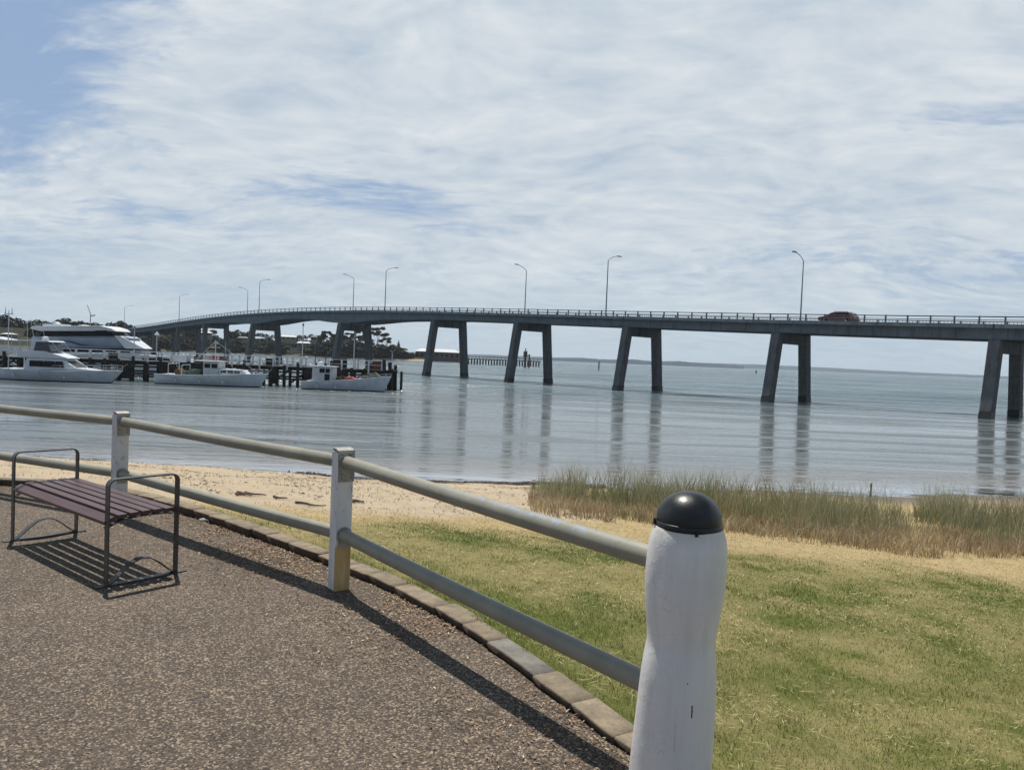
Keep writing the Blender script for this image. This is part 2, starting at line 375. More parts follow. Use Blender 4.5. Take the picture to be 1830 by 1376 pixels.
b = t.n('ShaderNodeBsdfPrincipled', ins={'Base Color': c, 'Roughness': 0.8, 'Specular IOR Level': 0.35})
t.put(b.inputs['Normal'], t.n('ShaderNodeBump', ins={'Strength': 0.8, 'Distance': 0.006, 'Height': t.math('SUBTRACT', 1.0, vo.outputs['Distance'])}).outputs[0])
t.put(out.inputs[0], b); asphalt = m
bm = bmesh.new(); vs = [bm.verts.new((x, y, 0)) for x, y in KC] + [bm.verts.new(p) for p in ((4, -40, 0), (-60, -40, 0), (-60, 10.6, 0))]
f = bm.faces.new(vs); bmesh.ops.triangulate(bm, faces=[f])
me = bpy.data.meshes.new('path'); bm.normal_update()
for f in bm.faces:
    if f.normal.z < 0: f.normal_flip()
bm.to_mesh(me); bm.free(); me.materials.append(asphalt)
o = bpy.data.objects.new('path', me); C.objects.link(o); struct(o)
# kerb of worn concrete pavers
m, t, out = newmat('paver_concrete')
oc = t.n('ShaderNodeTexCoord').outputs['Object']; a = t.n('ShaderNodeAttribute', attribute_name='col').outputs[0]
n1 = t.noise(oc, 14, 5, 0.65); n2 = t.noise(oc, 120, 3, 0.6)
c = t.mix(1.0, a, t.ramp(n1, [(0.3, g3(0.6)), (0.7, g3(1.2))]), 'MULTIPLY'); c = t.mix(1.0, c, t.ramp(n2, [(0.3, g3(0.8)), (0.7, g3(1.15))]), 'MULTIPLY')
b = t.n('ShaderNodeBsdfPrincipled', ins={'Base Color': c, 'Roughness': 0.9})
t.put(b.inputs['Normal'], t.n('ShaderNodeBump', ins={'Strength': 0.6, 'Distance': 0.008, 'Height': t.math('ADD', n1, t.math('MULTIPLY', n2, 0.4))}).outputs[0]); t.put(out.inputs[0], b)
seg = np.hypot(*np.diff(KC, axis=0).T); cum = np.concatenate([[0], np.cumsum(seg)])
def kpt(s): return np.array([np.interp(s, cum, KC[:, 0]), np.interp(s, cum, KC[:, 1])])
def ktan(s): d = kpt(min(s+.05, cum[-1]))-kpt(max(s-.05, 0)); return d/np.hypot(*d)
kv, kf, kc = [], [], []; s = 1.0
while s < cum[-1]-10:
    L = random.choice([0.27, 0.30, 0.33, 0.38, 0.42, 0.48]); gap = random.uniform(0.000, 0.004)
    off = random.uniform(-0.010, 0.010); wdt = random.uniform(0.135, 0.165); tint = random.uniform(0.84, 1.08)
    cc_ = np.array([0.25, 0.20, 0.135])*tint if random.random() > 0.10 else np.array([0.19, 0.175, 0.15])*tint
    yaw = random.uniform(-0.02, 0.02); dz = random.uniform(-0.004, 0.004)
    n = 4; o0 = len(kv); rows = []
    for i in range(n+1):
        q = kpt(s+gap+(L-gap)*i/n); tt = ktan(s+L*i/n); nn = np.array([-tt[1], tt[0]])*1.0
        if kdist(np.array([q[0]+nn[0]*.1]), np.array([q[1]+nn[1]*.1]))[0] < 0: nn = -nn
        zt = float(kerb_top(np.array(q[0]))) + dz; endr = 0.0015 if i in (0, n) else 0
        bx = random.uniform(-0.004, 0.004); o1 = off + yaw*(i-n/2)*0.2
        U = q+nn*(o1+0.045); A = q+nn*(o1+bx+endr); B = q+nn*(o1+bx+0.009); Cc = q+nn*(o1+wdt-0.012); D = q+nn*(o1+wdt)
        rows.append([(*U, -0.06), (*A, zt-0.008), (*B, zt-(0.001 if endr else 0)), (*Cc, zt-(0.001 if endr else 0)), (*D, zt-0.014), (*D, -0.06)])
    for r_ in rows: kv += r_; kc += [np.array([0.07, 0.045, 0.033]), np.array([0.10, 0.07, 0.05]), cc_, cc_, cc_, cc_*.7]  # front face carries its shade in the dark brown, along with dirt
    for i in range(n):
        for j in range(5): kf.append((o0+i*6+j, o0+(i+1)*6+j, o0+(i+1)*6+j+1, o0+i*6+j+1))
    for r0 in (o0, o0+n*6): kf.append((r0, r0+1, r0+4, r0+5)); kf.append((r0+1, r0+2, r0+3, r0+4))
    s += L
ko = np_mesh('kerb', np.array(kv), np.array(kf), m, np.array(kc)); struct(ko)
bm = bmesh.new(); bm.from_mesh(ko.data); bmesh.ops.recalc_face_normals(bm, faces=bm.faces); bm.to_mesh(ko.data); bm.free()
# ------------------------------------------------------------------ blades (grass, reeds, litter)
def blades(name, px, py, pz, h, wdt, lean, cols, mat, bend=0.5, tip=None):
    n = len(px); th = rng.random(n)*2*np.pi; la = rng.random(n)*2*np.pi; l = lean*(0.3+rng.random(n))
    dx = np.cos(th)*wdt/2; dy = np.sin(th)*wdt/2; lx = np.cos(la)*l*h; ly = np.sin(la)*l*h; z1 = h*0.55; z2 = h*np.sqrt(np.clip(1-l*l*.8, .1, 1))
    v = np.stack([np.stack([px-dx, py-dy, pz], -1), np.stack([px+dx, py+dy, pz], -1),
                  np.stack([px+dx*.7+lx*.35, py+dy*.7+ly*.35, pz+z1], -1), np.stack([px-dx*.7+lx*.35, py-dy*.7+ly*.35, pz+z1], -1),
                  np.stack([px+lx, py+ly, pz+z2], -1)], 1)
    i = np.arange(n)*5
    f = np.concatenate([np.stack([i, i+1, i+2], -1), np.stack([i, i+2, i+3], -1), np.stack([i+3, i+2, i+4], -1)])
    c = np.repeat(cols[:, None, :], 5, 1)
    if tip is not None: c[:, 4, :] = c[:, 4, :]*(1-tip[1])+np.array(tip[0])*tip[1]; c[:, 2:4, :] = c[:, 2:4, :]*(1-tip[1]*.4)+np.array(tip[0])*tip[1]*.4
    return np_mesh(name, v.reshape(-1, 3), f, mat, c.reshape(-1, 3))
def scatter(n, x0, x1, y0, y1, dens):                           # rejection in world space; dens(x,y) in 0..1
    x = x0+rng.random(n)*(x1-x0); y = y0+rng.random(n)*(y1-y0); k = rng.random(n) < dens(x, y); return x[k], y[k]
blade_m = attr_mat('grass_blade', 0.6, 0.25, 0.3)
def vis(x, y, m=0.75): return np.abs(x) < m*y+1.0
def gd(x, y):
    gr_, gn_ = zones(x, y); d = kdist(x, y)
    clump = 0.45+0.9*fbm(x, y, 6.0, 3)
    return np.where((d > 0.06+0.16*fbm(x, y, 3.1, 3)) & vis(x, y), np.clip(6.5/np.maximum(y, 2.6)**1.35, 0, 1)*np.clip(gr_*1.1-0.25, 0, 1)*(0.7+0.3*gn_)*clump, 0)
x, y = scatter(1300000, -6, 11, 1.9, 14.5, gd)
gr_, gn_ = zones(x, y); pt = patch(x, y); n = len(x)
pc = pt*0.62+np.clip((fbm(x+3, y+8, 5.5, 3)-.5)*4+.5, 0, 1)*0.38
h = (0.014+0.032*rng.random(n)**1.2)*(0.7+0.4*gn_)*(1.15-0.6*pc); wdt = np.maximum(0.0028, 0.0007*y)
near_f = np.clip(1.25-np.clip((6.5-y)/4, 0, 1)*.55-np.clip((x-3)/4, 0, 1)*.25, .4, 1.25)
isdry = rng.random(n) < np.clip((0.08+0.60*pc**2.0)*near_f+(1-gn_)*0.85, 0.05, 0.97)
cg = np.array([0.165, 0.232, 0.028])*(1.25-.5*fbm(x+9, y+2, 14.0, 2)[:, None])*np.array([1.0, 1.0, 1.0])*(0.45+0.8*rng.random((n, 1)))*(1.15-.5*fbm(x, y, 1.1)[:, None]); cg[:, 0] *= 0.85+0.35*rng.random(n)
cd = np.array([0.52, 0.42, 0.20])*(0.5+0.75*rng.random((n, 1)))
cols = np.where(isdry[:, None], cd, cg)
tag(blades('lawn_grass', x, y, np.where(kdist(x, y) < .17, kerb_top(x)-.004, height(x, y)-0.004), h, wdt, np.where(isdry, 1.15, .85), cols, blade_m, tip=((0.36, 0.31, 0.14), 0.3)), 'short patchy green lawn with dry straw coloured patches beyond the fence', 'lawn', kind='stuff')
def cd_(x, y):
    gr_, gn_ = zones(x, y); return np.where((kdist(x, y) > .2) & vis(x, y), np.clip(gr_*1.2-.3, 0, 1)*np.clip(4.5/np.maximum(y, 2.5)**1.2, 0, 1)*np.clip((fbm(x+2, y+5, 1.7, 3)-.36)*4, .05, 1), 0)
x, y = scatter(60000, -4, 9, 1.9, 12, cd_); n = len(x); th = rng.random(n)*6.28; L = .012+.035*rng.random(n)**1.5; wd2 = np.maximum(.0012, .0004*y); z0 = height(x, y)+.012+.014*rng.random(n); tz = (rng.random(n)-.3)*.02
cx_, sx_ = np.cos(th), np.sin(th)
v = np.stack([np.stack([x-cx_*L, y-sx_*L, z0], -1), np.stack([x+sx_*wd2, y-cx_*wd2, z0+tz*.6], -1), np.stack([x+cx_*L, y+sx_*L, z0+tz], -1), np.stack([x-sx_*wd2, y+cx_*wd2, z0+tz*.6], -1)], 1)
i = np.arange(n)*4; cols = np.array([0.62, 0.53, 0.30])*(0.6+0.6*rng.random((n, 1)))
tag(np_mesh('dry_clippings', v.reshape(-1, 3), np.stack([i, i+1, i+2, i+3], -1), blade_m, np.repeat(cols, 4, 0)), 'pale dry straw clippings lying on the lawn', 'dry clippings', kind='stuff')
# tall shore grass
def reed_back(x): return np.minimum(upper(x, reedF)+5.5+fbm(x, x*0, .6)*2, shoreY(x)-1.0)
def tuft(x, y, s=1.1): return fbm(x+5, y*1.4, s, 4)
def rd(x, y):
    f0 = upper(x, reedF); a = (y > f0+(fbm(x, x*0+7, 1.2)-.5)*1.1) & (y < reed_back(x)) & (x > reedF[0][0]-0.15+rng.random(x.shape)*0.5) & vis(x, y, 0.72)
    return a*np.clip((tuft(x, y, 1.6)-0.40)*5, 0.05, 1)
x, y = scatter(135000, 0, 17, 9, 24, rd); f0 = upper(x, reedF); depth = y-f0; n = len(x)
fac = np.clip(depth/1.8, 0.3, 1)
h = (0.18+0.50*rng.random(n)**1.3)*(0.05+1.6*np.clip((tuft(x, y, 1.6)-.5)*1.8+.5, 0.1, 1))*fac*np.clip((x-reedF[0][0])*0.5+0.5, 0.35, 1)
greenish = rng.random(n) < np.clip(0.30+0.55*fac+1.3*(fbm(x, y, .8)-.5), 0, 0.92)
cg = np.array([0.23, 0.265, 0.135])*(0.5+0.8*rng.random((n, 1))); cd = np.array([0.50, 0.39, 0.23])*(0.6+0.6*rng.random((n, 1)))
tag(blades('shore_grass', x, y, height(x, y)-0.01, h, np.full(n, 0.010), 0.42, np.where(greenish[:, None], cg, cd), blade_m, tip=((0.46, 0.41, 0.28), 0.6)), 'tall grey green shore grass growing in front of the water', 'shore grass', kind='stuff')
def ud(x, y):
    f0 = upper(x, reedF)+(fbm(x, x*0+7, 1.2)-.5)*1.1
    return ((y > f0-0.35) & (y < f0+2.2) & (x > reedF[0][0]-.1) & vis(x, y, 0.72))*np.clip((fbm(x, y, 1.7)-.3)*3.5, 0.1, 1)
x, y = scatter(110000, 0, 15, 9, 20, ud); n = len(x)
h = (0.07+0.24*rng.random(n))*(0.4+0.9*fbm(x, y, 1.7)); rr = np.clip((fbm(x, y, 1.1)-.5)*3+.5, 0, 1)
cols = (np.array([0.38, 0.28, 0.17])*(1-rr[:, None]) + np.array([0.54, 0.43, 0.26])*rr[:, None])*(0.55+0.75*rng.random((n, 1)))
tag(blades('dry_undergrowth', x, y, height(x, y)-0.01, h, np.full(n, 0.011), 0.6, cols, blade_m), 'low reddish brown dry grass along the foot of the tall shore grass', 'dry grass', kind='stuff')
# dead leaf litter between kerb and path
def ld(x, y):
    d = -kdist(x, y); s_ = 0.34+0.22*fbm(x, y, .8); c_ = np.clip((fbm(x, y, 1.6, 4)-0.36)*6, 0.05, 1)
    return (d > 0.0)*np.exp(-(d/s_)**2)*c_*vis(x, y)*np.where(y < 3.8, .35, 1)*np.where(x < -2.6, 0.35, 1)
x, y = scatter(520000, -8, 2.2, 2.0, 9.5, ld); n = len(x)
th = rng.random(n)*2*np.pi; L = (0.005+0.011*rng.random(n)); wd2 = L*(0.16+0.2*rng.random(n)); z0 = 0.002+rng.random(n)*0.008; tz = (rng.random(n)-.3)*0.010
cx_, sx_ = np.cos(th), np.sin(th)
v = np.stack([np.stack([x-cx_*L, y-sx_*L, z0], -1), np.stack([x+sx_*wd2, y-cx_*wd2, z0+.004], -1), np.stack([x+cx_*L, y+sx_*L, z0+np.abs(tz)], -1), np.stack([x-sx_*wd2, y+cx_*wd2, z0+.001], -1)], 1)
i = np.arange(n)*4; f = np.stack([i, i+1, i+2, i+3], -1)
pal = np.array([[0.27, 0.17, 0.10], [0.40, 0.30, 0.19], [0.17, 0.10, 0.065], [0.50, 0.41, 0.28], [0.24, 0.16, 0.10], [0.30, 0.18, 0.11]]); cols = pal[rng.integers(0, 6, n)]*(0.7+0.5*rng.random((n, 1)))
litter_m = attr_mat('leaf_litter', 0.8)
tag(np_mesh('leaf_litter', v.reshape(-1, 3), f, litter_m, np.repeat(cols, 4, 0)), 'dry brown leaf litter on the path along the kerb', 'leaf litter', kind='stuff')
# seaweed line at the water's edge
def wdn(x, y):
    e_ = shoreY(x)-y; return np.exp(-((e_-0.75)/0.5)**2)*np.clip((fbm(x, y*2, 1.0)-.36)*4, 0, 1)*np.clip((x+9)/5, .3, 1)*(x < 3.2)
x, y = scatter(200000, -16, 14, 22, 29, wdn); n = len(x); L = 0.04+0.10*rng.random(n); th = rng.random(n)*6.28; z0 = height(x, y)+.004
cx_, sx_ = np.cos(th), np.sin(th); wd2 = L*.4; hh = .03+rng.random(n)*.09
v = np.stack([np.stack([x-cx_*L, y-sx_*L, z0], -1), np.stack([x+sx_*wd2, y-cx_*wd2, z0+hh], -1), np.stack([x+cx_*L, y+sx_*L, z0+hh*.5], -1), np.stack([x-sx_*wd2, y+cx_*wd2, z0+hh], -1)], 1)
i = np.arange(n)*4; cols = np.array([0.06, 0.045, 0.04])*(0.6+rng.random((n, 1)))
tag(np_mesh('seaweed', v.reshape(-1, 3), np.stack([i, i+1, i+2, i+3], -1), litter_m, np.repeat(cols, 4, 0)), 'dark line of washed up seaweed along the water edge', 'seaweed', kind='stuff')
# sparse dry tussocks and debris on the sand
def sd(x, y):
    gr_, gn_ = zones(x, y); d = kdist(x, y); return ((d > .25) & (y < 14) & (x < 3))*np.clip(1-np.abs(gr_-0.35)*2.2, 0, 1)*np.clip((fbm(x, y, 2.5)-.42)*6, 0, 1)
x, y = scatter(20000, -9, 3, 6, 14, sd); n = len(x)
tag(blades('beach_tussock', x, y, height(x, y)-.004, 0.02+.035*rng.random(n), np.full(n, .008), 1.0, np.array([0.42, 0.31, 0.15])*(0.6+.6*rng.random((n, 1))), blade_m), 'sparse dry yellow grass creeping over the edge of the sand', 'dry grass', kind='stuff')
def spd(x, y):
    gr_, gn_ = zones(x, y); e_ = shoreY(x)-y; return (kdist(x, y) > .3)*(e_ > 0)*np.clip(1-gr_, 0, 1)*np.clip((fbm(x, y*1.5, 1.3, 4)-.47)*5, 0.01, 1)
x, y = scatter(60000, -18, 8, 8, 27, spd); n = len(x); L = 0.01+0.03*rng.random(n)**2; th = rng.random(n)*6.28; z0 = height(x, y)+.003
cx_, sx_ = np.cos(th), np.sin(th); wd2 = L*.4; hh = .004+rng.random(n)*.018
v = np.stack([np.stack([x-cx_*L, y-sx_*L, z0], -1), np.stack([x+sx_*wd2, y-cx_*wd2, z0+hh], -1), np.stack([x+cx_*L, y+sx_*L, z0+hh*.5], -1), np.stack([x-sx_*wd2, y+cx_*wd2, z0+hh], -1)], 1)
i = np.arange(n)*4; cols = np.array([0.16, 0.115, 0.08])*(0.5+rng.random((n, 1)))
tag(np_mesh('beach_debris', v.reshape(-1, 3), np.stack([i, i+1, i+2, i+3], -1), litter_m, np.repeat(cols, 4, 0)), 'fine brown scraps of dry weed scattered over the sand', 'beach debris', kind='stuff')
drift_m = simple('driftwood', (0.10, 0.07, 0.05), 0.9, var=0.4, scale=8, bump=0.6)
for k, (px, py, L, lab) in enumerate([(555, 906, 0.42, 'longest dark driftwood stick on the sand just left of the second fence post'), (440, 886, 0.34, 'dark tangle of driftwood on the sand above the middle of the lower rail'),
                                      (500, 892, 0.25, 'short dark driftwood piece between the tangle and the longest stick'), (870, 897, 0.3, 'dark driftwood piece at the left end of the tall grass'), (640, 900, 0.25, 'thin driftwood twig on the sand right of the second fence post')]):
    p = TG(px, py); mb = MB(); rot = random.uniform(-.15, .15)
    for q in range(1 if k in (0, 2) else 3):
        ln = L*random.uniform(.5, .8); pts = []; ox, oy = random.uniform(-.1, .1)*(q > 0), random.uniform(-.08, .08)*(q > 0)
        for i in range(7):
            xx = -ln/2+ln*i/6+ox; yy = oy+math.sin(i*1.1+k+q)*.035+rot*xx
            zz = float(height(np.array([p.x+xx]), np.array([p.y+yy]))[0])-p.z+.02
            pts.append((xx, yy, zz))
        mb.tube(pts, 0.016, 6, 0.006)
    o = mb.build('driftwood', drift_m, smooth=True); o.location = p; tag(o, lab, 'driftwood', 'driftwood on the sand')
p = G(363, 932); mb = MB()
for k in range(3): mb.tube([(-.03+.02*k, .008*k, .012), (.0+.015*k, .012-.01*k, .022), (.03+.01*k, -.004, .012)], 0.013, 6, 0.007)
o = mb.build('paper_scrap', simple('white_paper', (0.8, 0.8, 0.8), 0.8, var=0.05), smooth=True); o.location = (p.x, p.y, 0); tag(o, 'crumpled white paper scrap lying on the path against the kerb', 'litter')
# ------------------------------------------------------------------ fence
m, t, out = newmat('rail_paint')
geo = t.n('ShaderNodeNewGeometry'); oc = t.n('ShaderNodeTexCoord').outputs['Object']
pz = t.n('ShaderNodeSeparateXYZ', ins={0: geo.outputs['Position']}).outputs
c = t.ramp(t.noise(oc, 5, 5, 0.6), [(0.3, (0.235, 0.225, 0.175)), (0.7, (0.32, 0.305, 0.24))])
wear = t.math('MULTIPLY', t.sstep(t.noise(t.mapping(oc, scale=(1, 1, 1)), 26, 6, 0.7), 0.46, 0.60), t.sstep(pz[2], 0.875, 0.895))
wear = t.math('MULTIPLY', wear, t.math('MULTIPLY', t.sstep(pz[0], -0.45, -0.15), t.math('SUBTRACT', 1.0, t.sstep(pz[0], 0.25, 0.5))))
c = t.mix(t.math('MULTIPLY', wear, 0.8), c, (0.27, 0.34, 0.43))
c = t.mix(t.math('MULTIPLY', t.sstep(t.noise(oc, 38, 5, 0.7), 0.63, 0.7), 0.5), c, (0.12, 0.11, 0.095))
b = t.n('ShaderNodeBsdfPrincipled', ins={'Base Color': c, 'Roughness': 0.48, 'Specular IOR Level': 0.4})
t.put(b.inputs['Normal'], t.n('ShaderNodeBump', ins={'Strength': 0.15, 'Distance': 0.004, 'Height': t.noise(oc, 60, 4, 0.6)}).outputs[0]); t.put(out.inputs[0], b); rail_m = m
m, t, out = newmat('post_paint')
oc = t.n('ShaderNodeTexCoord').outputs['Object']; os_ = t.n('ShaderNodeSeparateXYZ', ins={0: oc}).outputs
st = t.mapping(oc, scale=(1, 1, 0.18))
c = t.ramp(t.noise(st, 18, 5, 0.6), [(0.3, (0.60, 0.60, 0.60)), (0.65, (0.78, 0.77, 0.75))])
c = t.mix(t.math('MULTIPLY', t.sstep(t.noise(t.mapping(oc, scale=(1, 1, 0.4)), 26, 5, 0.7), 0.60, 0.66), 0.65), c, (0.20, 0.19, 0.18))
stain = t.math('MULTIPLY', t.math('SUBTRACT', 1.0, t.sstep(os_[2], 0.285, 0.325)), t.math('GREATER_THAN', os_[0], 0.04))
stc = t.ramp(t.noise(t.mapping(oc, scale=(1, 1, 0.12)), 30, 4, 0.6), [(0.3, (0.36, 0.20, 0.045)), (0.6, (0.52, 0.34, 0.10)), (0.85, (0.60, 0.50, 0.30))])
c = t.mix(t.math('MULTIPLY', stain, 0.9), c, stc)
b = t.n('ShaderNodeBsdfPrincipled', ins={'Base Color': c, 'Roughness': 0.6})
t.put(b.inputs['Normal'], t.n('ShaderNodeBump', ins={'Strength': 0.4, 'Distance': 0.004, 'Height': t.noise(st, 30, 4, 0.6)}).outputs[0]); t.put(out.inputs[0], b); post_m = m
post_m2 = simple('post_paint_plain', (0.66, 0.655, 0.64), .6, var=.12, scale=9, bump=.4, bscale=40, dirt=((.25, .24, .22), .6, 24))
strap_m = simple('post_bracket_metal', (0.33, 0.32, 0.29), 0.55, 0.2, var=0.25, scale=20, dirt=((0.16, 0.07, 0.03), 0.8, 30), bump=0.3)
PB = Vector((0.664, 2.785, 0)); P1 = G(605, 1052); q2 = W(216, 742, 7.15); P2 = Vector((q2.x, q2.y, 0)); P3 = Vector((-6.60, 8.60, 0)); P4 = Vector((-10.0, 9.1, 0))
fence = thing('pipe_fence', 'white post fence with two grey pipe rails curving along the kerb', 'fence', tuple(P1))
nodes = [P4, P3, P2, P1, PB]
ZT, ZL, RR = 0.863, 0.376, 0.043
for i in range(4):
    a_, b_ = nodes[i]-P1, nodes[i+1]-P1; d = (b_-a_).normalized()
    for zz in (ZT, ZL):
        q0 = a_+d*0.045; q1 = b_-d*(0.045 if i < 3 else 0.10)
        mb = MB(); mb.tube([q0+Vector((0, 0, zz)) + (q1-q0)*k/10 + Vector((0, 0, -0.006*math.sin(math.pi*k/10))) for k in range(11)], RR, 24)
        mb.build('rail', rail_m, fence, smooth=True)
for i, P in enumerate((P1, P2, P3, P4)):
    d = ((nodes[4-i]) - P).normalized() if i == 0 else ([PB, P1, P2, P3][i]-P).normalized()
    o = MB().box(-.055, .055, -.055, .055, 0, 0.93).build('post', post_m if i == 0 else post_m2, fence, bevel=0.006)
    o.location = P-P1; o.rotation_euler = (0, 0, math.atan2(d.y, d.x)); 
    mb = MB(); ang = math.atan2(d.y, d.x)
    # metal saddle wrapping the head of the post on the rail side, with bolts
    prof = [(.058, .735), (.0645, .735), (.0645, .90), (.052, .942), (.02, .955), (-.03, .955), (-.03, .932), (.058, .932)]
    mb.prism(prof, -.0585, .0585)
    br = mb.build('bracket', strap_m, fence, bevel=0.002); br.location = P-P1; br.rotation_euler = (0, 0, ang)
    for zz, yy in ((.918, -.03), (.918, .03), (.76, -.035), (.76, .035)): MB().tube([(.062, yy, zz), (.070, yy, zz)], .007, 8).build('bolt', galv, br, smooth=True)
    # flange around the lower rail
    mb = MB(); mb.tube([(.0555, 0, ZL), (.062, 0, ZL)], .055, 20); mb.box(.0556, .063, -.04, .04, ZL-.085, ZL-.03)
    fl = mb.build('flange', strap_m, fence, smooth=True); fl.location = P-P1; fl.rotation_euler = (0, 0, ang)
# ------------------------------------------------------------------ bollard
m, t, out = newmat('bollard_paint')
oc = t.n('ShaderNodeTexCoord').outputs['Object']; os_ = t.n('ShaderNodeSeparateXYZ', ins={0: oc}).outputs
c = t.ramp(t.noise(oc, 5, 5, 0.6), [(0.3, (0.76, 0.745, 0.73)), (0.7, (0.84, 0.83, 0.81))])
c = t.mix(t.math('MULTIPLY', t.sstep(t.noise(t.mapping(oc, scale=(1, 1, .35)), 30, 4, 0.6), 0.74, 0.77), 0.9), c, (0.07, 0.065, 0.06))
c = t.mix(t.math('MULTIPLY', t.sstep(os_[2], 0.95, 1.03), 0.5), c, (0.50, 0.47, 0.36))
vc = t.n('ShaderNodeTexVoronoi', feature='DISTANCE_TO_EDGE', ins={'Vector': t.vmath('ADD', oc, t.vmath('MULTIPLY', t.noise(oc, 20, 3, .6, col=True), (.05, .05, .05))), 'Scale': 30.0}).outputs[0]
crk = t.math('MULTIPLY', t.math('SUBTRACT', 1.0, t.sstep(vc, 0.0, 0.035)), t.math('MULTIPLY', t.sstep(t.noise(oc, 7, 4, .6), .50, .60), t.math('SUBTRACT', 1.0, t.sstep(os_[0], -.09, -.02))))
c = t.mix(t.math('MULTIPLY', crk, 0.3), c, (0.22, 0.21, 0.20))
def slit(x0, z0, hw_, hh_, cx_):
    global c
    xx_ = t.math('ADD', os_[0], t.math('MULTIPLY', t.math('SUBTRACT', t.noise(oc, 40, 3), .5), .008))
    f_ = t.math('MULTIPLY', t.math('LESS_THAN', t.math('ABSOLUTE', t.math('SUBTRACT', xx_, x0)), hw_), t.math('LESS_THAN', t.math('ABSOLUTE', t.math('SUBTRACT', os_[2], z0)), hh_))
    c = t.mix(t.math('MULTIPLY', f_, t.math('LESS_THAN', os_[1], 0.0)), c, cx_)
slit(.012, .392, .0026, .022, (.05, .045, .04)); slit(-.008, .49, .002, .003, (.15, .15, .14)); slit(-.045, .30, .0008, .05, (.5, .49, .47))
stv = t.noise(t.mapping(oc, scale=(1, 1, .08)), 22, 5, .6); c = t.mix(1.0, c, t.ramp(stv, [(0.35, g3(0.90)), (0.6, g3(1.0))]), 'MULTIPLY')
c = t.mix(t.math('MULTIPLY', t.math('SUBTRACT', 1.0, t.sstep(os_[2], 0.05, 0.2)), 0.3), c, (0.4, 0.37, 0.33))
b = t.n('ShaderNodeBsdfPrincipled', ins={'Base Color': c, 'Roughness': 0.45, 'Specular IOR Level': 0.45})
hsum = t.math('ADD', t.math('MULTIPLY', t.noise(oc, 9, 3, 0.5), 1.5), t.math('ADD', t.math('MULTIPLY', t.sstep(t.noise(oc, 34, 5, 0.6), .5, .62), 0.30), t.math('MULTIPLY', t.noise(oc, 130, 3, 0.6), 0.05)))
t.put(b.inputs['Normal'], t.n('ShaderNodeBump', ins={'Strength': 0.2, 'Distance': 0.008, 'Height': hsum}).outputs[0]); t.put(out.inputs[0], b); boll_m = m
cap_m = simple('black_cap_plastic', (0.008, 0.009, 0.010), 0.36, var=0.3, scale=12, bump=0.12, bscale=30, dirt=((0.035, 0.035, 0.035), 0.4, 18))
bol = thing('bollard', 'thick white painted timber bollard with a black dome cap at the end of the fence', 'bollard', tuple(PB))
prof = [(0.150, -.02), (0.150, 0.0), (0.148, 0.10), (0.146, 0.212), (0.143, 0.30), (0.140, .393), (.1365, .47), (.130, .535), (.1235, .575), (.1225, .60), (.126, .645), (.133, .695), (.139, .745), (.1430, .80), (.1440, .86), (.1425, .91), (.139, .95), (.133, .985), (.1215, 1.015), (.115, 1.022), (.05, 1.024)]
mb = MB(); n = 56; rings = []
for r_, z_ in [(float(np.interp(z_, [p[1] for p in prof], [p[0] for p in prof])), z_) for z_ in list(np.arange(0, 1.005, .02))+[1.015, 1.022]] + [(.05, 1.0235)]:
    rings.append([((r_+.0018*math.sin(3*a_+z_*4)+.0012*math.sin(5*a_-z_*9))*math.cos(a_)-.028*max(0, .95-z_), (r_+.0018*math.sin(3*a_+z_*4))*math.sin(a_), z_) for a_ in [2*math.pi*k/n for k in range(n)]])
mb.rings(rings); mb.build('bollard_body', boll_m, bol, smooth=True)
cprof = [(.1222, 1.012), (.1228, 1.016), (.1228, 1.031), (.1205, 1.034), (.1185, 1.0345)] + [(.1185*math.cos(k*math.pi/2/14)**.92, 1.035+.108*math.sin(k*math.pi/2/14)) for k in range(1, 14)] + [(.004, 1.143)]
cap = MB().lathe(cprof, 56).build('cap', cap_m, bol, smooth=True)
MB().box(-.006, .006, -.1275, -.120, 1.004, 1.024).build('cap_tab', cap_m, cap, bevel=.002); MB().box(-.130, -.121, -.01, .01, 1.018, 1.042).build('cap_tab', cap_m, cap, bevel=.002)
# ------------------------------------------------------------------ bench
bench_frame = simple('bench_steel', (0.075, 0.075, 0.072), 0.42, 0.4, var=0.3, scale=14, dirt=((0.15, 0.14, 0.12), .5, 20))
m, t, out = newmat('slat_paint')
oc = t.n('ShaderNodeTexCoord').outputs['Object']; st = t.mapping(oc, scale=(.25, 6, 6))
c = t.ramp(t.noise(st, 12, 5, 0.6), [(0.25, (0.055, 0.024, 0.024)), (0.75, (0.105, 0.055, 0.052))])
b = t.n('ShaderNodeBsdfPrincipled', ins={'Base Color': c, 'Roughness': 0.38}); t.put(b.inputs['Normal'], t.n('ShaderNodeBump', ins={'Strength': 0.2, 'Distance': 0.003, 'Height': t.noise(st, 30, 3, 0.6)}).outputs[0]); t.put(out.inputs[0], b); slat_m = m
A1, A2, B1, B2 = G(185, 1043), G(318, 1027), G(20, 966), G(138, 951)
cA, cB = (A1+A2)/2, (B1+B2)/2; cen = (cA+cB)/2; dirL = (cA-cB); LB = dirL.length; rzb = math.atan2(dirL.y, dirL.x)
WBn = ((A2-A1).length+(B2-B1).length)/2
bench = thing('park_bench', 'backless park bench with purple brown slats and grey steel arm loops on the path', 'bench', (cen.x, cen.y, 0), rzb)
hw_, hl = WBn/2, LB/2                                            # local y = -hw_ is the near side, +hw_ the fence side
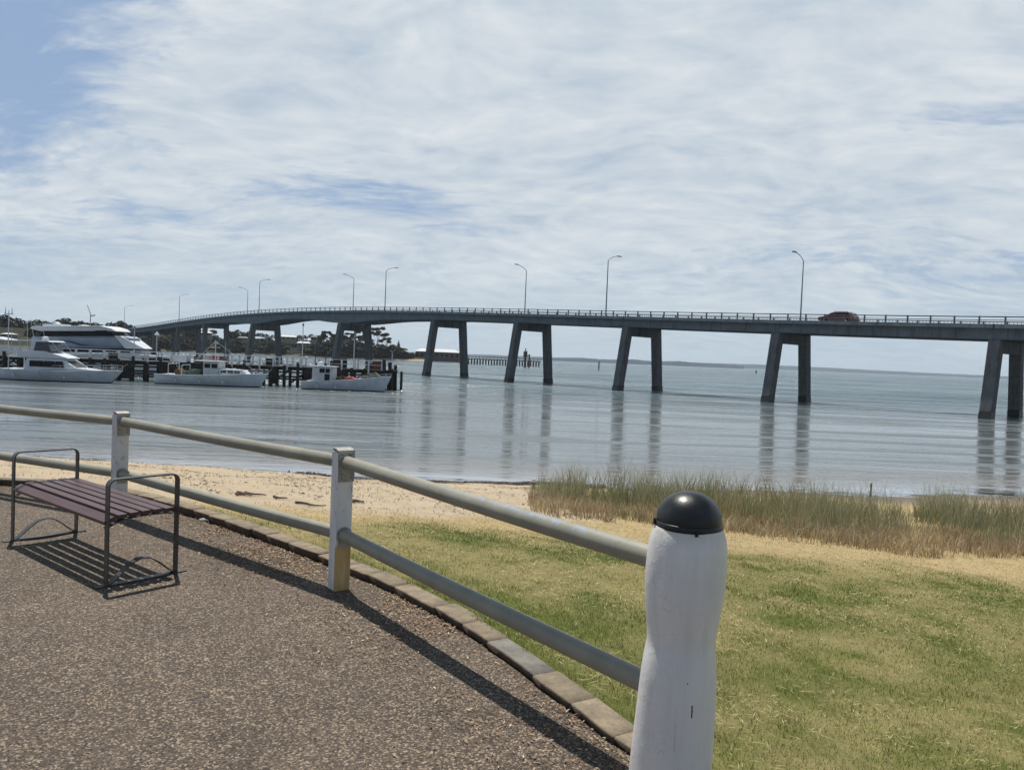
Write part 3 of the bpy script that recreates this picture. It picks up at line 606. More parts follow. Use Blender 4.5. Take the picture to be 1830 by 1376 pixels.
def strip(path, wd_, th):                                        # flat bar bent in the yz plane; wide across x
    rs = []
    for i, (y_, z_) in enumerate(path):
        a0 = path[max(i-1, 0)]; a1 = path[min(i+1, len(path)-1)]; ty, tz_ = a1[0]-a0[0], a1[1]-a0[1]; L = math.hypot(ty, tz_); ny_, nz_ = -tz_/L, ty/L
        rs.append([(-wd_/2, y_-ny_*th/2, z_-nz_*th/2), (wd_/2, y_-ny_*th/2, z_-nz_*th/2), (wd_/2, y_+ny_*th/2, z_+nz_*th/2), (-wd_/2, y_+ny_*th/2, z_+nz_*th/2)])
    return rs
for sx in (hl, -hl):
    zt = 0.70; rc = .045
    path = [(-hw_, .006), (-hw_, .25), (-hw_, .5), (-hw_, zt-rc)] + [(-hw_+rc-rc*math.cos(k*math.pi/12), zt-rc+rc*math.sin(k*math.pi/12)) for k in range(1, 7)]
    path += [(hw_-rc+rc*math.sin(k*math.pi/12), zt-rc+rc*math.cos(k*math.pi/12)) for k in range(0, 7)] + [(hw_, .5), (hw_, .25), (hw_, .006)]
    mb = MB(); mb.rings(strip(path, .054, .009)); fr = mb.build('arm_loop', bench_frame, bench, smooth=True); fr.location = (sx, 0, 0)
    mb = MB(); mb.rings(strip([(-hw_-.07+(2*hw_+.14)*k/4, .005+.0001*k) for k in range(5)], .054, .007))
    pa = [(-hw_+.01+(2*hw_-.02)*k/16, 0.010+.140*math.sin(math.pi*k/16)**1.3) for k in range(17)]
    ft = mb.build('foot_bar', bench_frame, bench); ft.location = (sx, 0, 0)
    ar = MB().rings(strip(pa, .054, .007)).build('arch_brace', bench_frame, bench, smooth=True); ar.location = (sx, 0, 0)
    sg = MB().rings(strip([(-hw_+.006, .372), (-hw_+.05, .392), (-hw_*.5, .418), (0, .427), (hw_*.5, .427), (hw_-.006, .42)], .042, .008)).build('seat_support', bench_frame, bench); sg.location = (sx-math.copysign(.05, sx), 0, 0)
ns = 6
for k in range(ns):
    fy = (k+.5)/ns; y_ = -hw_-.015+(2*hw_+.01)*fy; z_ = .452-.010*((fy-.65)*2)**2; tilt = 0.05; wdS = .058
    if k == 0: z_ = .425; tilt = 0.42; wdS = .070; y_ -= .004
    o = MB().box(-hl+.012, hl-.012, -wdS/2, wdS/2, -.014, .014).build('slat', slat_m, bench, bevel=.004); o.location = (0, y_, z_); o.rotation_euler = (tilt, 0, 0)
# ------------------------------------------------------------------ water
m, t, out = newmat('sea_water')
geo = t.n('ShaderNodeNewGeometry').outputs['Position']; pp = t.n('ShaderNodeSeparateXYZ', ins={0: geo}).outputs
edge = t.math('ADD', 25.6, t.math('MULTIPLY', t.math('MAXIMUM', t.math('SUBTRACT', pp[0], 6.0), 0.0), 0.2))
eo = t.math('SUBTRACT', pp[1], edge)
far = t.sstep(t.math('ADD', pp[1], t.math('MULTIPLY', t.noise(t.mapping(geo, scale=(.02, .08, 1)), 1.0, 4, .6), 30.0)), 70.0, 150.0)
m_a = t.mapping(geo, scale=(.55, 1.6, 1), rot=(0, 0, R(6))); m_b = t.mapping(geo, scale=(.10, .34, 1), rot=(0, 0, R(-4)))
n_s = t.noise(m_a, 1.7, 5, 0.62, 0.4); n_m = t.noise(m_b, 1.0, 5, 0.6, 0.5)
calm = t.noise(t.mapping(geo, scale=(.018, .16, 1), rot=(0, 0, R(3))), 1.0, 6, .65, .6)
hgt = t.math('ADD', t.math('MULTIPLY', n_s, t.math('ADD', 0.020, t.math('MULTIPLY', far, 0.18))), t.math('MULTIPLY', n_m, t.math('ADD', 0.075, t.math('MULTIPLY', far, 0.85))))
hgt = t.math('MULTIPLY', hgt, t.ramp(calm, [(0.38, g3(0.30)), (0.60, g3(1.9))]))
bmp = t.n('ShaderNodeBump', ins={'Strength': 1.0, 'Distance': 1.0, 'Height': hgt}).outputs[0]
patch_n = t.noise(t.mapping(geo, scale=(.010, .05, 1)), 1.0, 5, .6, .5)
lane = t.math('ADD', t.math('MULTIPLY', patch_n, .5), t.math('MULTIPLY', t.noise(t.mapping(geo, scale=(.035, .30, 1), rot=(0, 0, R(2))), 1.0, 5, .65, .4), .5))
near_c = t.ramp(patch_n, [(0.3, (0.095, 0.115, 0.117)), (0.7, (0.14, 0.155, 0.155))]); far_c = t.ramp(lane, [(0.41, (0.018, 0.050, 0.068)), (0.50, (0.060, 0.115, 0.140)), (0.58, (0.18, 0.235, 0.255))])
near_c = t.mix(t.math('MULTIPLY', t.math('SUBTRACT', 1.0, t.sstep(eo, 0.5, 9.0)), 0.75), near_c, (0.21, 0.18, 0.15))
body = t.mix(far, near_c, far_c)
rip = t.sstep(t.noise(t.mapping(geo, scale=(.05, .42, 1), loc=(3, 7, 0), rot=(0, 0, R(-2))), 1.0, 5, .6, .5), .49, .60)
rgh = t.math('ADD', t.math('ADD', 0.05, t.math('MULTIPLY', rip, 0.26)), t.math('MULTIPLY', far, 0.14))
b = t.n('ShaderNodeBsdfPrincipled', ins={'Base Color': body, 'Roughness': rgh, 'IOR': 1.33, 'Specular IOR Level': 0.5, 'Normal': bmp})
tr = t.n('ShaderNodeBsdfTransparent', ins={'Color': (0.82, 0.84, 0.82)})
gl = t.n('ShaderNodeBsdfGlossy', ins={'Color': (1, 1, 1), 'Roughness': .06, 'Normal': bmp})
fr = t.n('ShaderNodeFresnel', ins={'IOR': 1.33, 'Normal': bmp})
shal = t.n('ShaderNodeMixShader', ins={0: fr, 1: tr, 2: gl})
t.put(out.inputs[0], t.n('ShaderNodeMixShader', ins={0: t.sstep(eo, -0.3, 4.5), 1: shal, 2: b}))
wm = MB(); wm.add([(-16000, 18, ZW), (16000, 18, ZW), (16000, 20000, ZW), (-16000, 20000, ZW)], [(0, 1, 2, 3)]); struct(wm.build('water', m))
# ------------------------------------------------------------------ bridge
BO = (48.2*1.02, 78.0*1.02); dX, dY = -16.29*1.02, 18.1*1.02; SP = math.hypot(dX, dY)
BD = (dX/SP, dY/SP); BN = (0.743, 0.669)
def bpt(tt, wv, z=0.0): return Vector((BO[0]+dX*tt+BN[0]*wv, BO[1]+dY*tt+BN[1]*wv, z))
WE = 0.7; WF = 10.3                                             # near and far deck edges
OE = (BO[0]+BN[0]*WE, BO[1]+BN[1]*WE)
rail_px = [(1830, 566), (1700, 564), (1440, 560), (1100, 556), (940, 553), (770, 550.5), (700, 549), (630, 548), (560, 548.5), (500, 550.5), (440, 556), (380, 563.5), (300, 574), (250, 580), (215, 585)]
tz = [plane_hit(px, py, OE, (dX, dY)) for px, py in rail_px]
tz = sorted(tz); TT = np.array([a for a, b in tz]); ZZ = np.array([b for a, b in tz])
TT = np.concatenate([[-3.0], TT]); ZZ = np.concatenate([[ZZ[0]-(TT[1]+3.0)*(ZZ[1]-ZZ[0])/(TT[2]-TT[1])*0.8], ZZ])
coef = np.polyfit(TT, ZZ, 5)
def zrail(tt): return float(np.polyval(coef, tt))
T0, T1 = -2.6, float(TT[-1])+2.2
def zr(tt):
    if tt > TT[-1]: return zrail(TT[-1]) - (tt-TT[-1])*0.75
    return zrail(tt)
br = thing('road_bridge', 'long grey concrete road bridge on A shaped piers crossing the water', 'bridge', (BO[0], BO[1], ZW), math.atan2(dY, dX))
# local frame: x along the bridge (metres = t*SP), y = -w  (perp), z above water
def loc(tt, wv, z): return (tt*SP, -wv, z-ZW)
_chk = Vector((BD[0]*0-(-1)*0, 0, 0))
sgn = 1.0 if (-BD[1]*BN[0]+BD[0]*BN[1]) > 0 else -1.0           # local +y = (-BD.y, BD.x)
def loc(tt, wv, z): return (tt*SP, sgn*wv, z-ZW)
ts = np.arange(T0, T1+.01, 0.125)
RH, FA = 0.80, 0.42
def haunch(tt):
    d = 1.15
    if tt > 3.9:
        k = max(math.exp(-((tt-5.5)/0.55)**2), math.exp(-((tt-7.5)/0.55)**2)); d = 1.35+1.15*k if 4.2 < tt < 8.9 else 1.25
    return d
# slab with kerb upstands
mb = MB(); rs = []
for tt in ts:
    z = zr(tt)-RH; rs.append([loc(tt, WE, z), loc(tt, WE+.45, z), loc(tt, WE+.46, z-.2), loc(tt, WF-.46, z-.2), loc(tt, WF-.45, z), loc(tt, WF, z), loc(tt, WF, z-FA), loc(tt, WE, z-FA)])
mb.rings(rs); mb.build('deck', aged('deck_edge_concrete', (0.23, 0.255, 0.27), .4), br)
mb = MB(); z_pts = []
mb = MB(); rs = [[loc(tt, WE+.5, zr(tt)-RH-.192), loc(tt, WF-.5, zr(tt)-RH-.192), loc(tt, WF-.5, zr(tt)-RH-.197), loc(tt, WE+.5, zr(tt)-RH-.197)] for tt in ts]; mb.rings(rs); mb.build('carriageway', simple('bridge_asphalt', (0.06, 0.06, 0.062), .85), br)
for wv in (WE+.75, WE+3.5, WF-4.1, WF-1.35):
    mb = MB(); rs = []
    for tt in ts:
        z = zr(tt)-RH-FA+.003; h_ = haunch(tt); rs.append([loc(tt, wv, z), loc(tt, wv+.6, z), loc(tt, wv+.6, z-h_), loc(tt, wv, z-h_)])
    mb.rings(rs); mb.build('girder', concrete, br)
# expansion joints
joint_m = simple('joint_gap', (0.03, 0.032, 0.035), .9)
piers_t = [-1.3, 0, 1, 2, 3, 4, 5.5, 7.5, 9, 10, 11, 12]
for tt in (0, 2, 4, 9): mb = MB(); z = zr(tt)-RH; x_ = tt*SP; mb.add([(x_-.06, sgn*(WE-.012), z-ZW+.01), (x_+.06, sgn*(WE-.012), z-ZW+.01), (x_+.06, sgn*(WE-.012), z-ZW-FA-.01), (x_-.06, sgn*(WE-.012), z-ZW-FA-.01), (x_-.06, sgn*(WE+.02), z-ZW+.01), (x_+.06, sgn*(WE+.02), z-ZW+.01), (x_+.06, sgn*(WE+.02), z-ZW-FA-.01), (x_-.06, sgn*(WE+.02), z-ZW-FA-.01)], [(0, 1, 2, 3), (7, 6, 5, 4), (0, 4, 5, 1), (1, 5, 6, 2), (2, 6, 7, 3), (3, 7, 4, 0)]); mb.build('expansion_joint', joint_m, br)
wetc = simple('wet_concrete', (0.025, 0.027, 0.025), .5)
for tt in piers_t:
    zt_ = zr(tt)-RH-FA-haunch(tt)-.02 - ZW; big = 4.5 < tt < 8.5; la = 1.5 if big else 1.15; lw = 1.35
    pr = bpy.data.objects.new('pier', None); C.objects.link(pr); pr.parent = br; pr.location = (tt*SP, 0, 0)
    xo = la/2
    wN0, wN1, wF0, wF1 = -.55, 1.15, 9.15, 8.15
    if tt >= 9: wN0, wN1, wF0, wF1 = .9, 1.2, 8.2, 8.0
    for w0, w1 in ((wN0, wN1), (wF0, wF1)):
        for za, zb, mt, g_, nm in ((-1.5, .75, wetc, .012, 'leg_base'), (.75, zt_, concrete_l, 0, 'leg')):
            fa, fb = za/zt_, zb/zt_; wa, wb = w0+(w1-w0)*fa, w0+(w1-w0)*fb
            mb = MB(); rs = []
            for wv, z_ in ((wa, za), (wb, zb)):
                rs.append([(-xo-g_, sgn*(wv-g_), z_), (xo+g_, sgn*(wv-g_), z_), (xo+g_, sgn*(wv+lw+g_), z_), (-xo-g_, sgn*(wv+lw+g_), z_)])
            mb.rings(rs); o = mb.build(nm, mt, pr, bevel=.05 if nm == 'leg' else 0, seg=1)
    ch = 1.7 if big else 1.35; k = (zt_-ch)/zt_
    a0 = wN0+(wN1-wN0)*k+lw; a1 = wN1+lw; b0 = wF0+(wF1-wF0)*k; b1 = wF1
    mb = MB(); mb.rings([[(x_, sgn*(a0-.05), zt_-ch), (x_, sgn*(b0+.05), zt_-ch), (x_, sgn*(b1+.05), zt_-.03), (x_, sgn*(a1-.05), zt_-.03)] for x_ in (-xo+.08, xo-.08)]); mb.build('crossbeam', concrete_l, pr)
    for wv in (WE+1.05, WE+3.8, WF-3.8, WF-1.05): MB().box(-.3, .3, min(sgn*(wv-.3), sgn*(wv+.3)), max(sgn*(wv-.3), sgn*(wv+.3)), zt_-.025, zt_+.03).build('bearing', joint_m, pr)
rail_steel = simple('bridge_rail_steel', (0.155, 0.165, 0.175), .6, .3, var=.12)
for wv, dense in ((WE+.12, 0), (WF-.12, 1)):
    mb = MB()
    for off, th in ((0, .11), (-.36, .07)):
        rs = [[loc(tt, wv-.05, zr(tt)+off), loc(tt, wv+.05, zr(tt)+off), loc(tt, wv+.05, zr(tt)+off-th), loc(tt, wv-.05, zr(tt)+off-th)] for tt in ts]; mb.rings(rs)
    n_ = int((T1-T0)*SP/2.4)
    for i in range(n_):
        tt = T0+(i+.5)*2.4/SP; x_, y_, z_ = loc(tt, wv, zr(tt)); mb.box(x_-.075, x_+.075, y_-.07, y_+.07, z_-RH-.01, z_+.02)
    if dense:
        for i in range(int((T1-T0)*SP/.4)):
            tt = T0+(i+.5)*.4/SP; x_, y_, z_ = loc(tt, wv, zr(tt)); mb.box(x_-.02, x_+.02, y_-.015, y_+.015, z_-RH-.005, z_-.1)
    mb.build('railing', rail_steel, br)
# bridge lamps
def make_lamp():
    L = thing('street_lamp', 'x', 'street lamp', (0, 0, 0), 0, 'street lamps along the bridge')
    mb = MB(); mb.tube([(0, 0, 0), (0, 0, 4), (0, 0, 8.6)], .11, 8, .065); mb.build('pole', lamp_grey, L, smooth=True)
    mb = MB(); mb.tube([(0, 0, 8.55), (0, .5, 8.95), (0, 1.3, 9.3), (0, 2.3, 9.5)], .05, 6); mb.build('arm', lamp_grey, L, smooth=True)
    mb = MB(); mb.prism([(-.17, 9.44), (.17, 9.44), (.13, 9.58), (-.13, 9.60)], 2.2, 3.0); mb.build('lamp_head', lamp_grey, L, bevel=.03)
    return L
lamp0 = make_lamp(); used = False
rzB = math.atan2(dY, dX)
lm = [(1083, 555, 0), (688, 548, 0), (463, 553, 0), (320, 571, 0), (222, 583, 0), (1431, 560, 1), (938, 553, 1), (631, 548, 1), (442, 556, 1)]
labs = ['street lamp rising from the near bridge rail right of the bridge middle, arm reaching right', 'street lamp on the near bridge rail above the wooded point, arm reaching right', 'street lamp on the near bridge rail, right one of the close pair',
        'lone faint street lamp on the falling part of the bridge above the ferry bow', 'faintest street lamp at the far left end of the bridge', 'tallest looking street lamp on the bridge just left of the red car, arm reaching left',
        'street lamp on the far bridge rail above the beacon tower, arm reaching left', 'street lamp on the far bridge rail above the gum trees, arm reaching left', 'street lamp on the far bridge rail, left one of the close pair']
for (px, py, side), lab in zip(lm, labs):
    wv = WE+.3 if side == 0 else WF-.3; o_ = (BO[0]+BN[0]*wv, BO[1]+BN[1]*wv); tt, z_ = plane_hit(px, py, o_, (dX, dY))
    p = bpt(tt, wv, zr(tt)-RH-.005); rz_ = math.atan2(BN[1], BN[0])-math.pi/2 + (math.pi if side else 0)
    if not used: lamp0.location = p; lamp0.rotation_euler = (0, 0, rz_); lamp0['label'] = lab; used = True
    else: dup(lamp0, p, rz_, lab)
# ------------------------------------------------------------------ car
car_m = simple('car_red_brown', (0.19, 0.083, 0.072), .35, .2, var=.08, coat=.5)
def make_car():
    root = thing('car', 'dark red estate car driving left across the bridge', 'car')
    body = [(-2.3, .35), (-2.35, .62), (-2.28, .82), (-1.35, .98), (-.75, 1.38), (-.3, 1.52), (1.5, 1.54), (2.0, 1.42), (2.25, 1.0), (2.33, .7), (2.28, .35), (1.8, .3), (1.72, .6), (1.4, .68), (1.08, .6), (1.0, .28), (-1.05, .28), (-1.12, .6), (-1.45, .68), (-1.78, .6), (-1.85, .3)]
    MB().prism(body, -.88, .88, inset=lambda x, z: 1.0 if z < 1.0 else 1-.28*(z-1.0)/.54).build('body', car_m, root, bevel=.04)
    for s_ in (-1, 1):
        for prof in ([(-1.05, 1.0), (-.62, 1.34), (-.2, 1.44), (-.2, 1.0)], [(-.12, 1.0), (-.12, 1.45), (.75, 1.46), (.75, 1.0)], [(.83, 1.0), (.83, 1.46), (1.55, 1.46), (1.95, 1.05)]):
            mb = MB(); a = [(x, s_*(.895 if z <= 1.0 else .895-.25*(z-1)/.54), z) for x, z in prof]; b_ = [(x, y-s_*.03, z) for x, y, z in a]; k = len(a)
            mb.add(a+b_, [tuple(range(k)), tuple(reversed(range(k, 2*k)))]+[(i, i+k, (i+1) % k+k, (i+1) % k) for i in range(k)]); mb.build('window', glass_d, root)
    for wx in (-1.45, 1.4):
        for s_ in (-1, 1):
            wh = MB().tube([(wx, s_*.66, .33), (wx, s_*.89, .33)], .33, 20).build('wheel', black_r, root, smooth=True)
            MB().tube([(wx, s_*.885, .33), (wx, s_*.90, .33)], .2, 14).build('rim', alu, wh, smooth=True)
    for s_ in (-1, 1):
        MB().box(-2.33, -2.2, min(s_*.5, s_*.8), max(s_*.5, s_*.8), .66, .8).build('headlight', alu, root, bevel=.02)
        MB().box(2.2, 2.36, min(s_*.6, s_*.82), max(s_*.6, s_*.82), .75, .98).build('tail_light', simple('tail_red%d' % s_, (.3, .01, .01), .3), root, bevel=.02)
    [MB().box(-.35, 1.5, y_-.02, y_+.02, 1.53, 1.59).build('roof_rail', black_r, root) for y_ in (-.6, .6)]
    return root
car = make_car(); wv = WE+2.6; tt, _ = plane_hit(1498, 565, (BO[0]+BN[0]*wv, BO[1]+BN[1]*wv), (dX, dY)); car.location = bpt(tt, wv, zr(tt)-RH-.192)
sl_ = (zr(tt+.05)-zr(tt-.05))/(.1*SP); car.scale = (.94, .94, .94); car.rotation_euler = (0, sl_, math.atan2(dY, dX)+math.pi)
# ------------------------------------------------------------------ boats
def hull(root, L0, L1, beam, sheer0, sheer1, bowrake, draft=.35, mat=None, stripe=True, name='hull', nst=17, tw=.9):
    rs = []; rk = []; D = []
    for i in range(nst):
        f = i/(nst-1); x0 = L0+(L1-L0)*f; hw = beam/2*(1-max(0, (f-.45)/.55)**2.3)*(tw+(1-tw)*min(1, f/.3)); hw = max(hw, .03)
        zs = sheer0*(1-f)+sheer1*f - .12*sheer0*math.sin(math.pi*min(1, f*1.1)); xk = x0-bowrake*max(0, (f-.5)/.5)**1.5
        pts = [(x0, 0*1.0, 0)]
        lo = hw*(.86-.35*f); rs.append([(x0, -hw, zs), (x0-(x0-xk)*.35, -(hw*.6+lo*.4), zs*.6), (xk+(x0-xk)*.15, -lo, .10), (xk, -lo*.8, -draft*.7), (xk, 0, -draft),
                   (xk, lo*.8, -draft*.7), (xk+(x0-xk)*.15, lo, .10), (x0-(x0-xk)*.35, (hw*.6+lo*.4), zs*.6), (x0, hw, zs), (x0, hw-.08 if hw > .15 else 0.02, zs-.02), (x0, -(hw-.08) if hw > .15 else -0.02, zs-.02)])
    o = MB().rings(rs).build(name, mat or white_h, root, smooth=True)
    rs2 = []
    for r_ in rs:
        q = [r_[2], r_[3], r_[4], r_[5], r_[6]]; rs2.append([(x-(.0), y*1.02+math.copysign(.012, y) if y else 0, z-(.012 if z < 0 else .0)) for x, y, z in q] )
    MB().rings(rs2).build('waterline_band', antifoul, o, smooth=True)
    mb = MB()
    for s_ in (-1, 1): mb.tube([(r_[0][0], s_*abs(r_[0][1])*1.0, r_[0][2]+.01) for r_ in rs], .045, 6)
    mb.build('gunwale', white_p, o, smooth=True)
    return o, rs
def railings(root, pts, h, every=1, r=.018, mat=alu, name='guard_rail', mid=True):
    mb = MB(); top = [(x, y, z+h) for x, y, z in pts]; mb.tube(top, r, 5)
    if mid: mb.tube([(x, y, z+h*.5) for x, y, z in pts], r*.7, 5)
    for p in pts[::every]: mb.tube([p, (p[0], p[1], p[2]+h)], r, 5)
    return mb.build(name, mat, root, smooth=True)
def boat_at(px, py, Y, name, label, cat, rz=0.0, group=None):
    p = W(px, py, Y); t_ = thing(name, label, cat, (p.x, Y, ZW), rz, group); return t_
# 1: flybridge cruiser, bow right
Yb = 79.0
c1 = boat_at(108, 684, Yb, 'motor_cruiser', 'white flybridge motor cruiser with dark cabin windows moored at the left of the jetty', 'boat', .02)
_, rs = hull(c1, -5.9, 6.3, 3.9, 1.15, 1.30, 1.3)
MB().prism([(-2.9, 1.0), (-2.75, 2.25), (-2.6, 2.3), (.9, 2.25), (2.2, 1.45), (4.6, 1.22), (5.2, 1.1)], -1.45, 1.45, inset=lambda x, z: 1-.10*(z-1)-max(0, x-1.5)*.17).build('cabin', white_p, c1, bevel=.06)
for x0, x1 in ((-2.35, -1.0), (-.9, .15), (.25, .95)):
    for s_ in (-1, 1): MB().prism([(x0, 1.45), (x0, 2.05), (x1, 2.05), (x1+.15, 1.45)], s_*1.385-.02 if s_ > 0 else -1.405, s_*1.385+.02 if s_ > 0 else -1.365).build('window', glass_d, c1)
MB().prism([(1.12, 2.02), (2.08, 1.47), (2.14, 1.52), (1.17, 2.09)], -1.0, 1.0).build('windscreen', glass_d, c1)
MB().prism([(-4.6, 2.32), (-4.6, 2.42), (-3.6, 2.5), (-3.4, 3.0), (-.9, 3.05), (1.35, 2.42), (1.3, 2.3)], -1.5, 1.5, inset=lambda x, z: .96-max(0, x+.5)*.12).build('flybridge', white_p, c1, bevel=.05)
MB().prism([(-2.1, 3.06), (-1.9, 3.95), (-.75, 3.95), (-.35, 3.0)], -1.15, 1.15).build('flybridge_clears', simple('smoked_clears', (.06, .065, .085), .25), c1)
MB().prism([(-3.6, 3.98), (-3.55, 4.08), (-.6, 4.1), (-.3, 3.98)], -1.4, 1.4).build('hardtop', white_p, c1, bevel=.03)
[MB().tube([(x, y, 2.45), (x+.1, y, 4.0)], .035, 6).build('hardtop_post', alu, c1) for x in (-3.4, -2.5) for y in (-1.25, 1.25)]; [MB().tube([(-.35, y, 3.98), (.5, y, 2.95)], .03, 6).build('hardtop_post', alu, c1) for y in (-1.1, 1.1)]
MB().lathe([(.28, 4.1), (.30, 4.3), (.27, 4.45), (.12, 4.52)], 14, -1.6, 0).build('radar_dome', white_p, c1, smooth=True)
mb = MB(); mb.box(-5.5, -3.3, -1.5, 1.5, 1.0, 1.06); mb.tube([(-4.5, -1.3, 1), (-4.5, -1.3, 2.4)], .05); mb.tube([(-4.5, 1.3, 1), (-4.5, 1.3, 2.4)], .05); mb.build('cockpit', white_d, c1)
railings(c1, [(r_[0][0], r_[0][1]*.95, r_[0][2]) for r_ in rs[8:]], .55); railings(c1, [(r_[0][0], -r_[0][1]*.95, r_[0][2]) for r_ in rs[8:]], .55)
[MB().tube([(-2.2, s_*.9, 4.1), (-2.6, s_*1.0, 6.3)], .02, 5).build('aerial', alu, c1) for s_ in (-1, 1)]
# 2: fishing boat in the middle
c2 = boat_at(380, 690.5, 82.9, 'fishing_boat', 'white fishing boat with long low hull and small forward cabin, moored between the other two', 'boat', .02)
_, rs = hull(c2, -5.6, 5.9, 3.6, 1.05, 1.45, .9, mat=white_h)
MB().prism([(1.0, 1.1), (1.0, 1.75), (1.2, 1.85), (3.4, 1.8), (3.9, 1.35), (3.9, 1.1)], -1.1, 1.1, inset=lambda x, z: 1-max(0, x-1.5)*.15).build('cabin', white_p, c2, bevel=.04)
for x0 in (1.2, 1.95, 2.65):
    for yy in (-1.1, 1.06): MB().box(x0, x0+.55, yy-.0, yy+.04, 1.42, 1.68).build('window', glass_d, c2)
MB().box(-.7, .95, -1.0, 1.0, 1.0, 2.55).build('wheelhouse', white_d, c2, bevel=.04)
for x0 in (-.55, .2):
    for yy in (-1.03, .99): MB().box(x0, x0+.6, yy, yy+.04, 1.9, 2.35).build('window', glass_d, c2)
MB().box(-1.9, 1.2, -1.2, 1.2, 2.57, 2.66).build('wheelhouse_roof', white_p, c2, bevel=.02)
mb = MB(); mb.tube([(.2, 0, 2.6), (.2, 0, 4.9)], .05, 6); mb.tube([(-.3, 0, 4.1), (.7, 0, 4.1)], .03, 5); mb.tube([(.2, 0, 4.8), (-1.8, 0, 2.7)], .015, 4); mb.tube([(.2, 0, 4.8), (4.8, 0, 1.5)], .015, 4); mb.box(.0, .4, -.2, .2, 4.5, 4.65); mb.build('mast', white_d, c2)
MB().box(-2.3, -1.0, -.9, .9, .95, 1.65).build('deck_crate', net_green, c2, bevel=.03); MB().box(-3.3, -2.5, -.7, .7, .95, 1.45).build('deck_crate', net_green, c2, bevel=.03)
mb = MB(); mb.tube([(-4.2, -1.4, 1), (-4.2, -1.4, 2.2), (-4.2, 1.4, 2.2), (-4.2, 1.4, 1)], .05, 6); mb.tube([(-4.2, 0, 2.2), (-4.9, 0, 2.9)], .04, 6); mb.tube([(-2.9, -1.1, 1), (-2.9, -1.1, 2.1), (-2.9, 1.1, 2.1), (-2.9, 1.1, 1)], .04, 6); mb.build('stern_gantry', white_d, c2)
MB().tube([(-3.6, -.6, 1.35), (-3.6, .6, 1.35)], .33, 12).build('winch', rusty, c2, smooth=True)
railings(c2, [(r_[0][0], r_[0][1]*.95, r_[0][2]) for r_ in rs[9:]], .5); railings(c2, [(r_[0][0], -r_[0][1]*.95, r_[0][2]) for r_ in rs[9:]], .5)
# 3: fishing boat at the jetty end
c3 = boat_at(618, 698, 84.3, 'fishing_boat', 'white fishing boat with aft wheelhouse and red gear on deck at the jetty end', 'boat', .02)
_, rs = hull(c3, -4.6, 4.9, 3.2, .85, 1.65, .8, mat=white_h)
MB().box(-3.5, -1.25, -1.0, 1.0, .85, 2.45).build('wheelhouse', white_d, c3, bevel=.05)
for x0, x1, z0_, z1_ in ((-2.7, -2.15, 1.85, 2.3), (-2.05, -1.6, 1.85, 2.3)):
    for yy in (-1.04, 1.0): MB().box(x0, x1, yy, yy+.04, z0_, z1_).build('window', glass_d, c3)
MB().box(-2.15, -1.6, -1.035, -1.0, .9, 1.72).build('door', glass_d, c3)
MB().box(-3.75, -1.05, -1.15, 1.15, 2.47, 2.57).build('wheelhouse_roof', white_p, c3, bevel=.02)
mb = MB(); mb.tube([(-2.3, 0, 2.55), (-2.3, 0, 4.2)], .05, 6); mb.tube([(-2.7, 0, 3.5), (-1.9, 0, 3.5)], .03, 5); mb.box(-2.45, -2.15, -.15, .15, 3.8, 3.95); mb.tube([(-3.55, .8, .9), (-3.6, .8, 3.6)], .04, 6); mb.build('mast', black_r, c3)
mb = MB(); mb.lathe([(.35, 2.58), (.36, 2.75), (.30, 2.95), (.1, 3.02)], 12, -2.9, .3); mb.build('life_raft', white_p, c3, smooth=True)
MB().prism([(-.2, 1.0), (-.1, 1.45), (.6, 1.5), (1.3, 1.25), (1.5, 1.0)], -.7, .7, inset=lambda x, z: .9 if z > 1.2 else 1).build('red_gear', net_red, c3, bevel=.1)
MB().box(-.95, -.35, -1.05, -.5, .75, 1.4).build('bin', black_r, c3, bevel=.04); MB().box(-.8, -.3, .2, .8, .9, 1.5).build('bin', black_r, c3, bevel=.04)
MB().prism([(2.4, 1.15), (2.6, 1.9), (3.2, 2.1), (3.7, 1.7), (3.9, 1.3)], -.5, .5).build('net_pile', net_green, c3, bevel=.12)
MB().prism([(1.7, 1.05), (1.8, 1.6), (2.3, 1.65), (2.4, 1.1)], -.6, .6).build('pot_stack', rusty, c3, bevel=.05)
railings(c3, [(r_[0][0], r_[0][1]*.95, r_[0][2]) for r_ in rs[10:]], .35)
fend = simple('fender_white', (.5, .5, .48), .5); rope_m = simple('rope', (.25, .23, .18), .9)
for bt_, L0_, L1_, bm_, sh_ in ((c1, -4.5, 3.0, 3.9, 1.0), (c2, -4.2, 3.2, 3.6, .95), (c3, -3.6, 2.4, 3.2, .85)):
    for q in range(3):
        x_ = L0_+(L1_-L0_)*(q+.4)/3; MB().tube([(x_, -bm_/2-.10, sh_-.1), (x_, -bm_/2-.12, sh_-.35), (x_, -bm_/2-.10, sh_-.62)], .10, 8).build('fender', fend, bt_, smooth=True)
    for x_ in (L0_-.6, L1_+1.2): MB().tube([(x_, bm_*.3, sh_+.15), (x_+.4, bm_/2+.7, sh_+.25), (x_+.9, bm_/2+1.6, sh_+.95)], .03, 5).build('mooring_rope', rope_m, bt_)
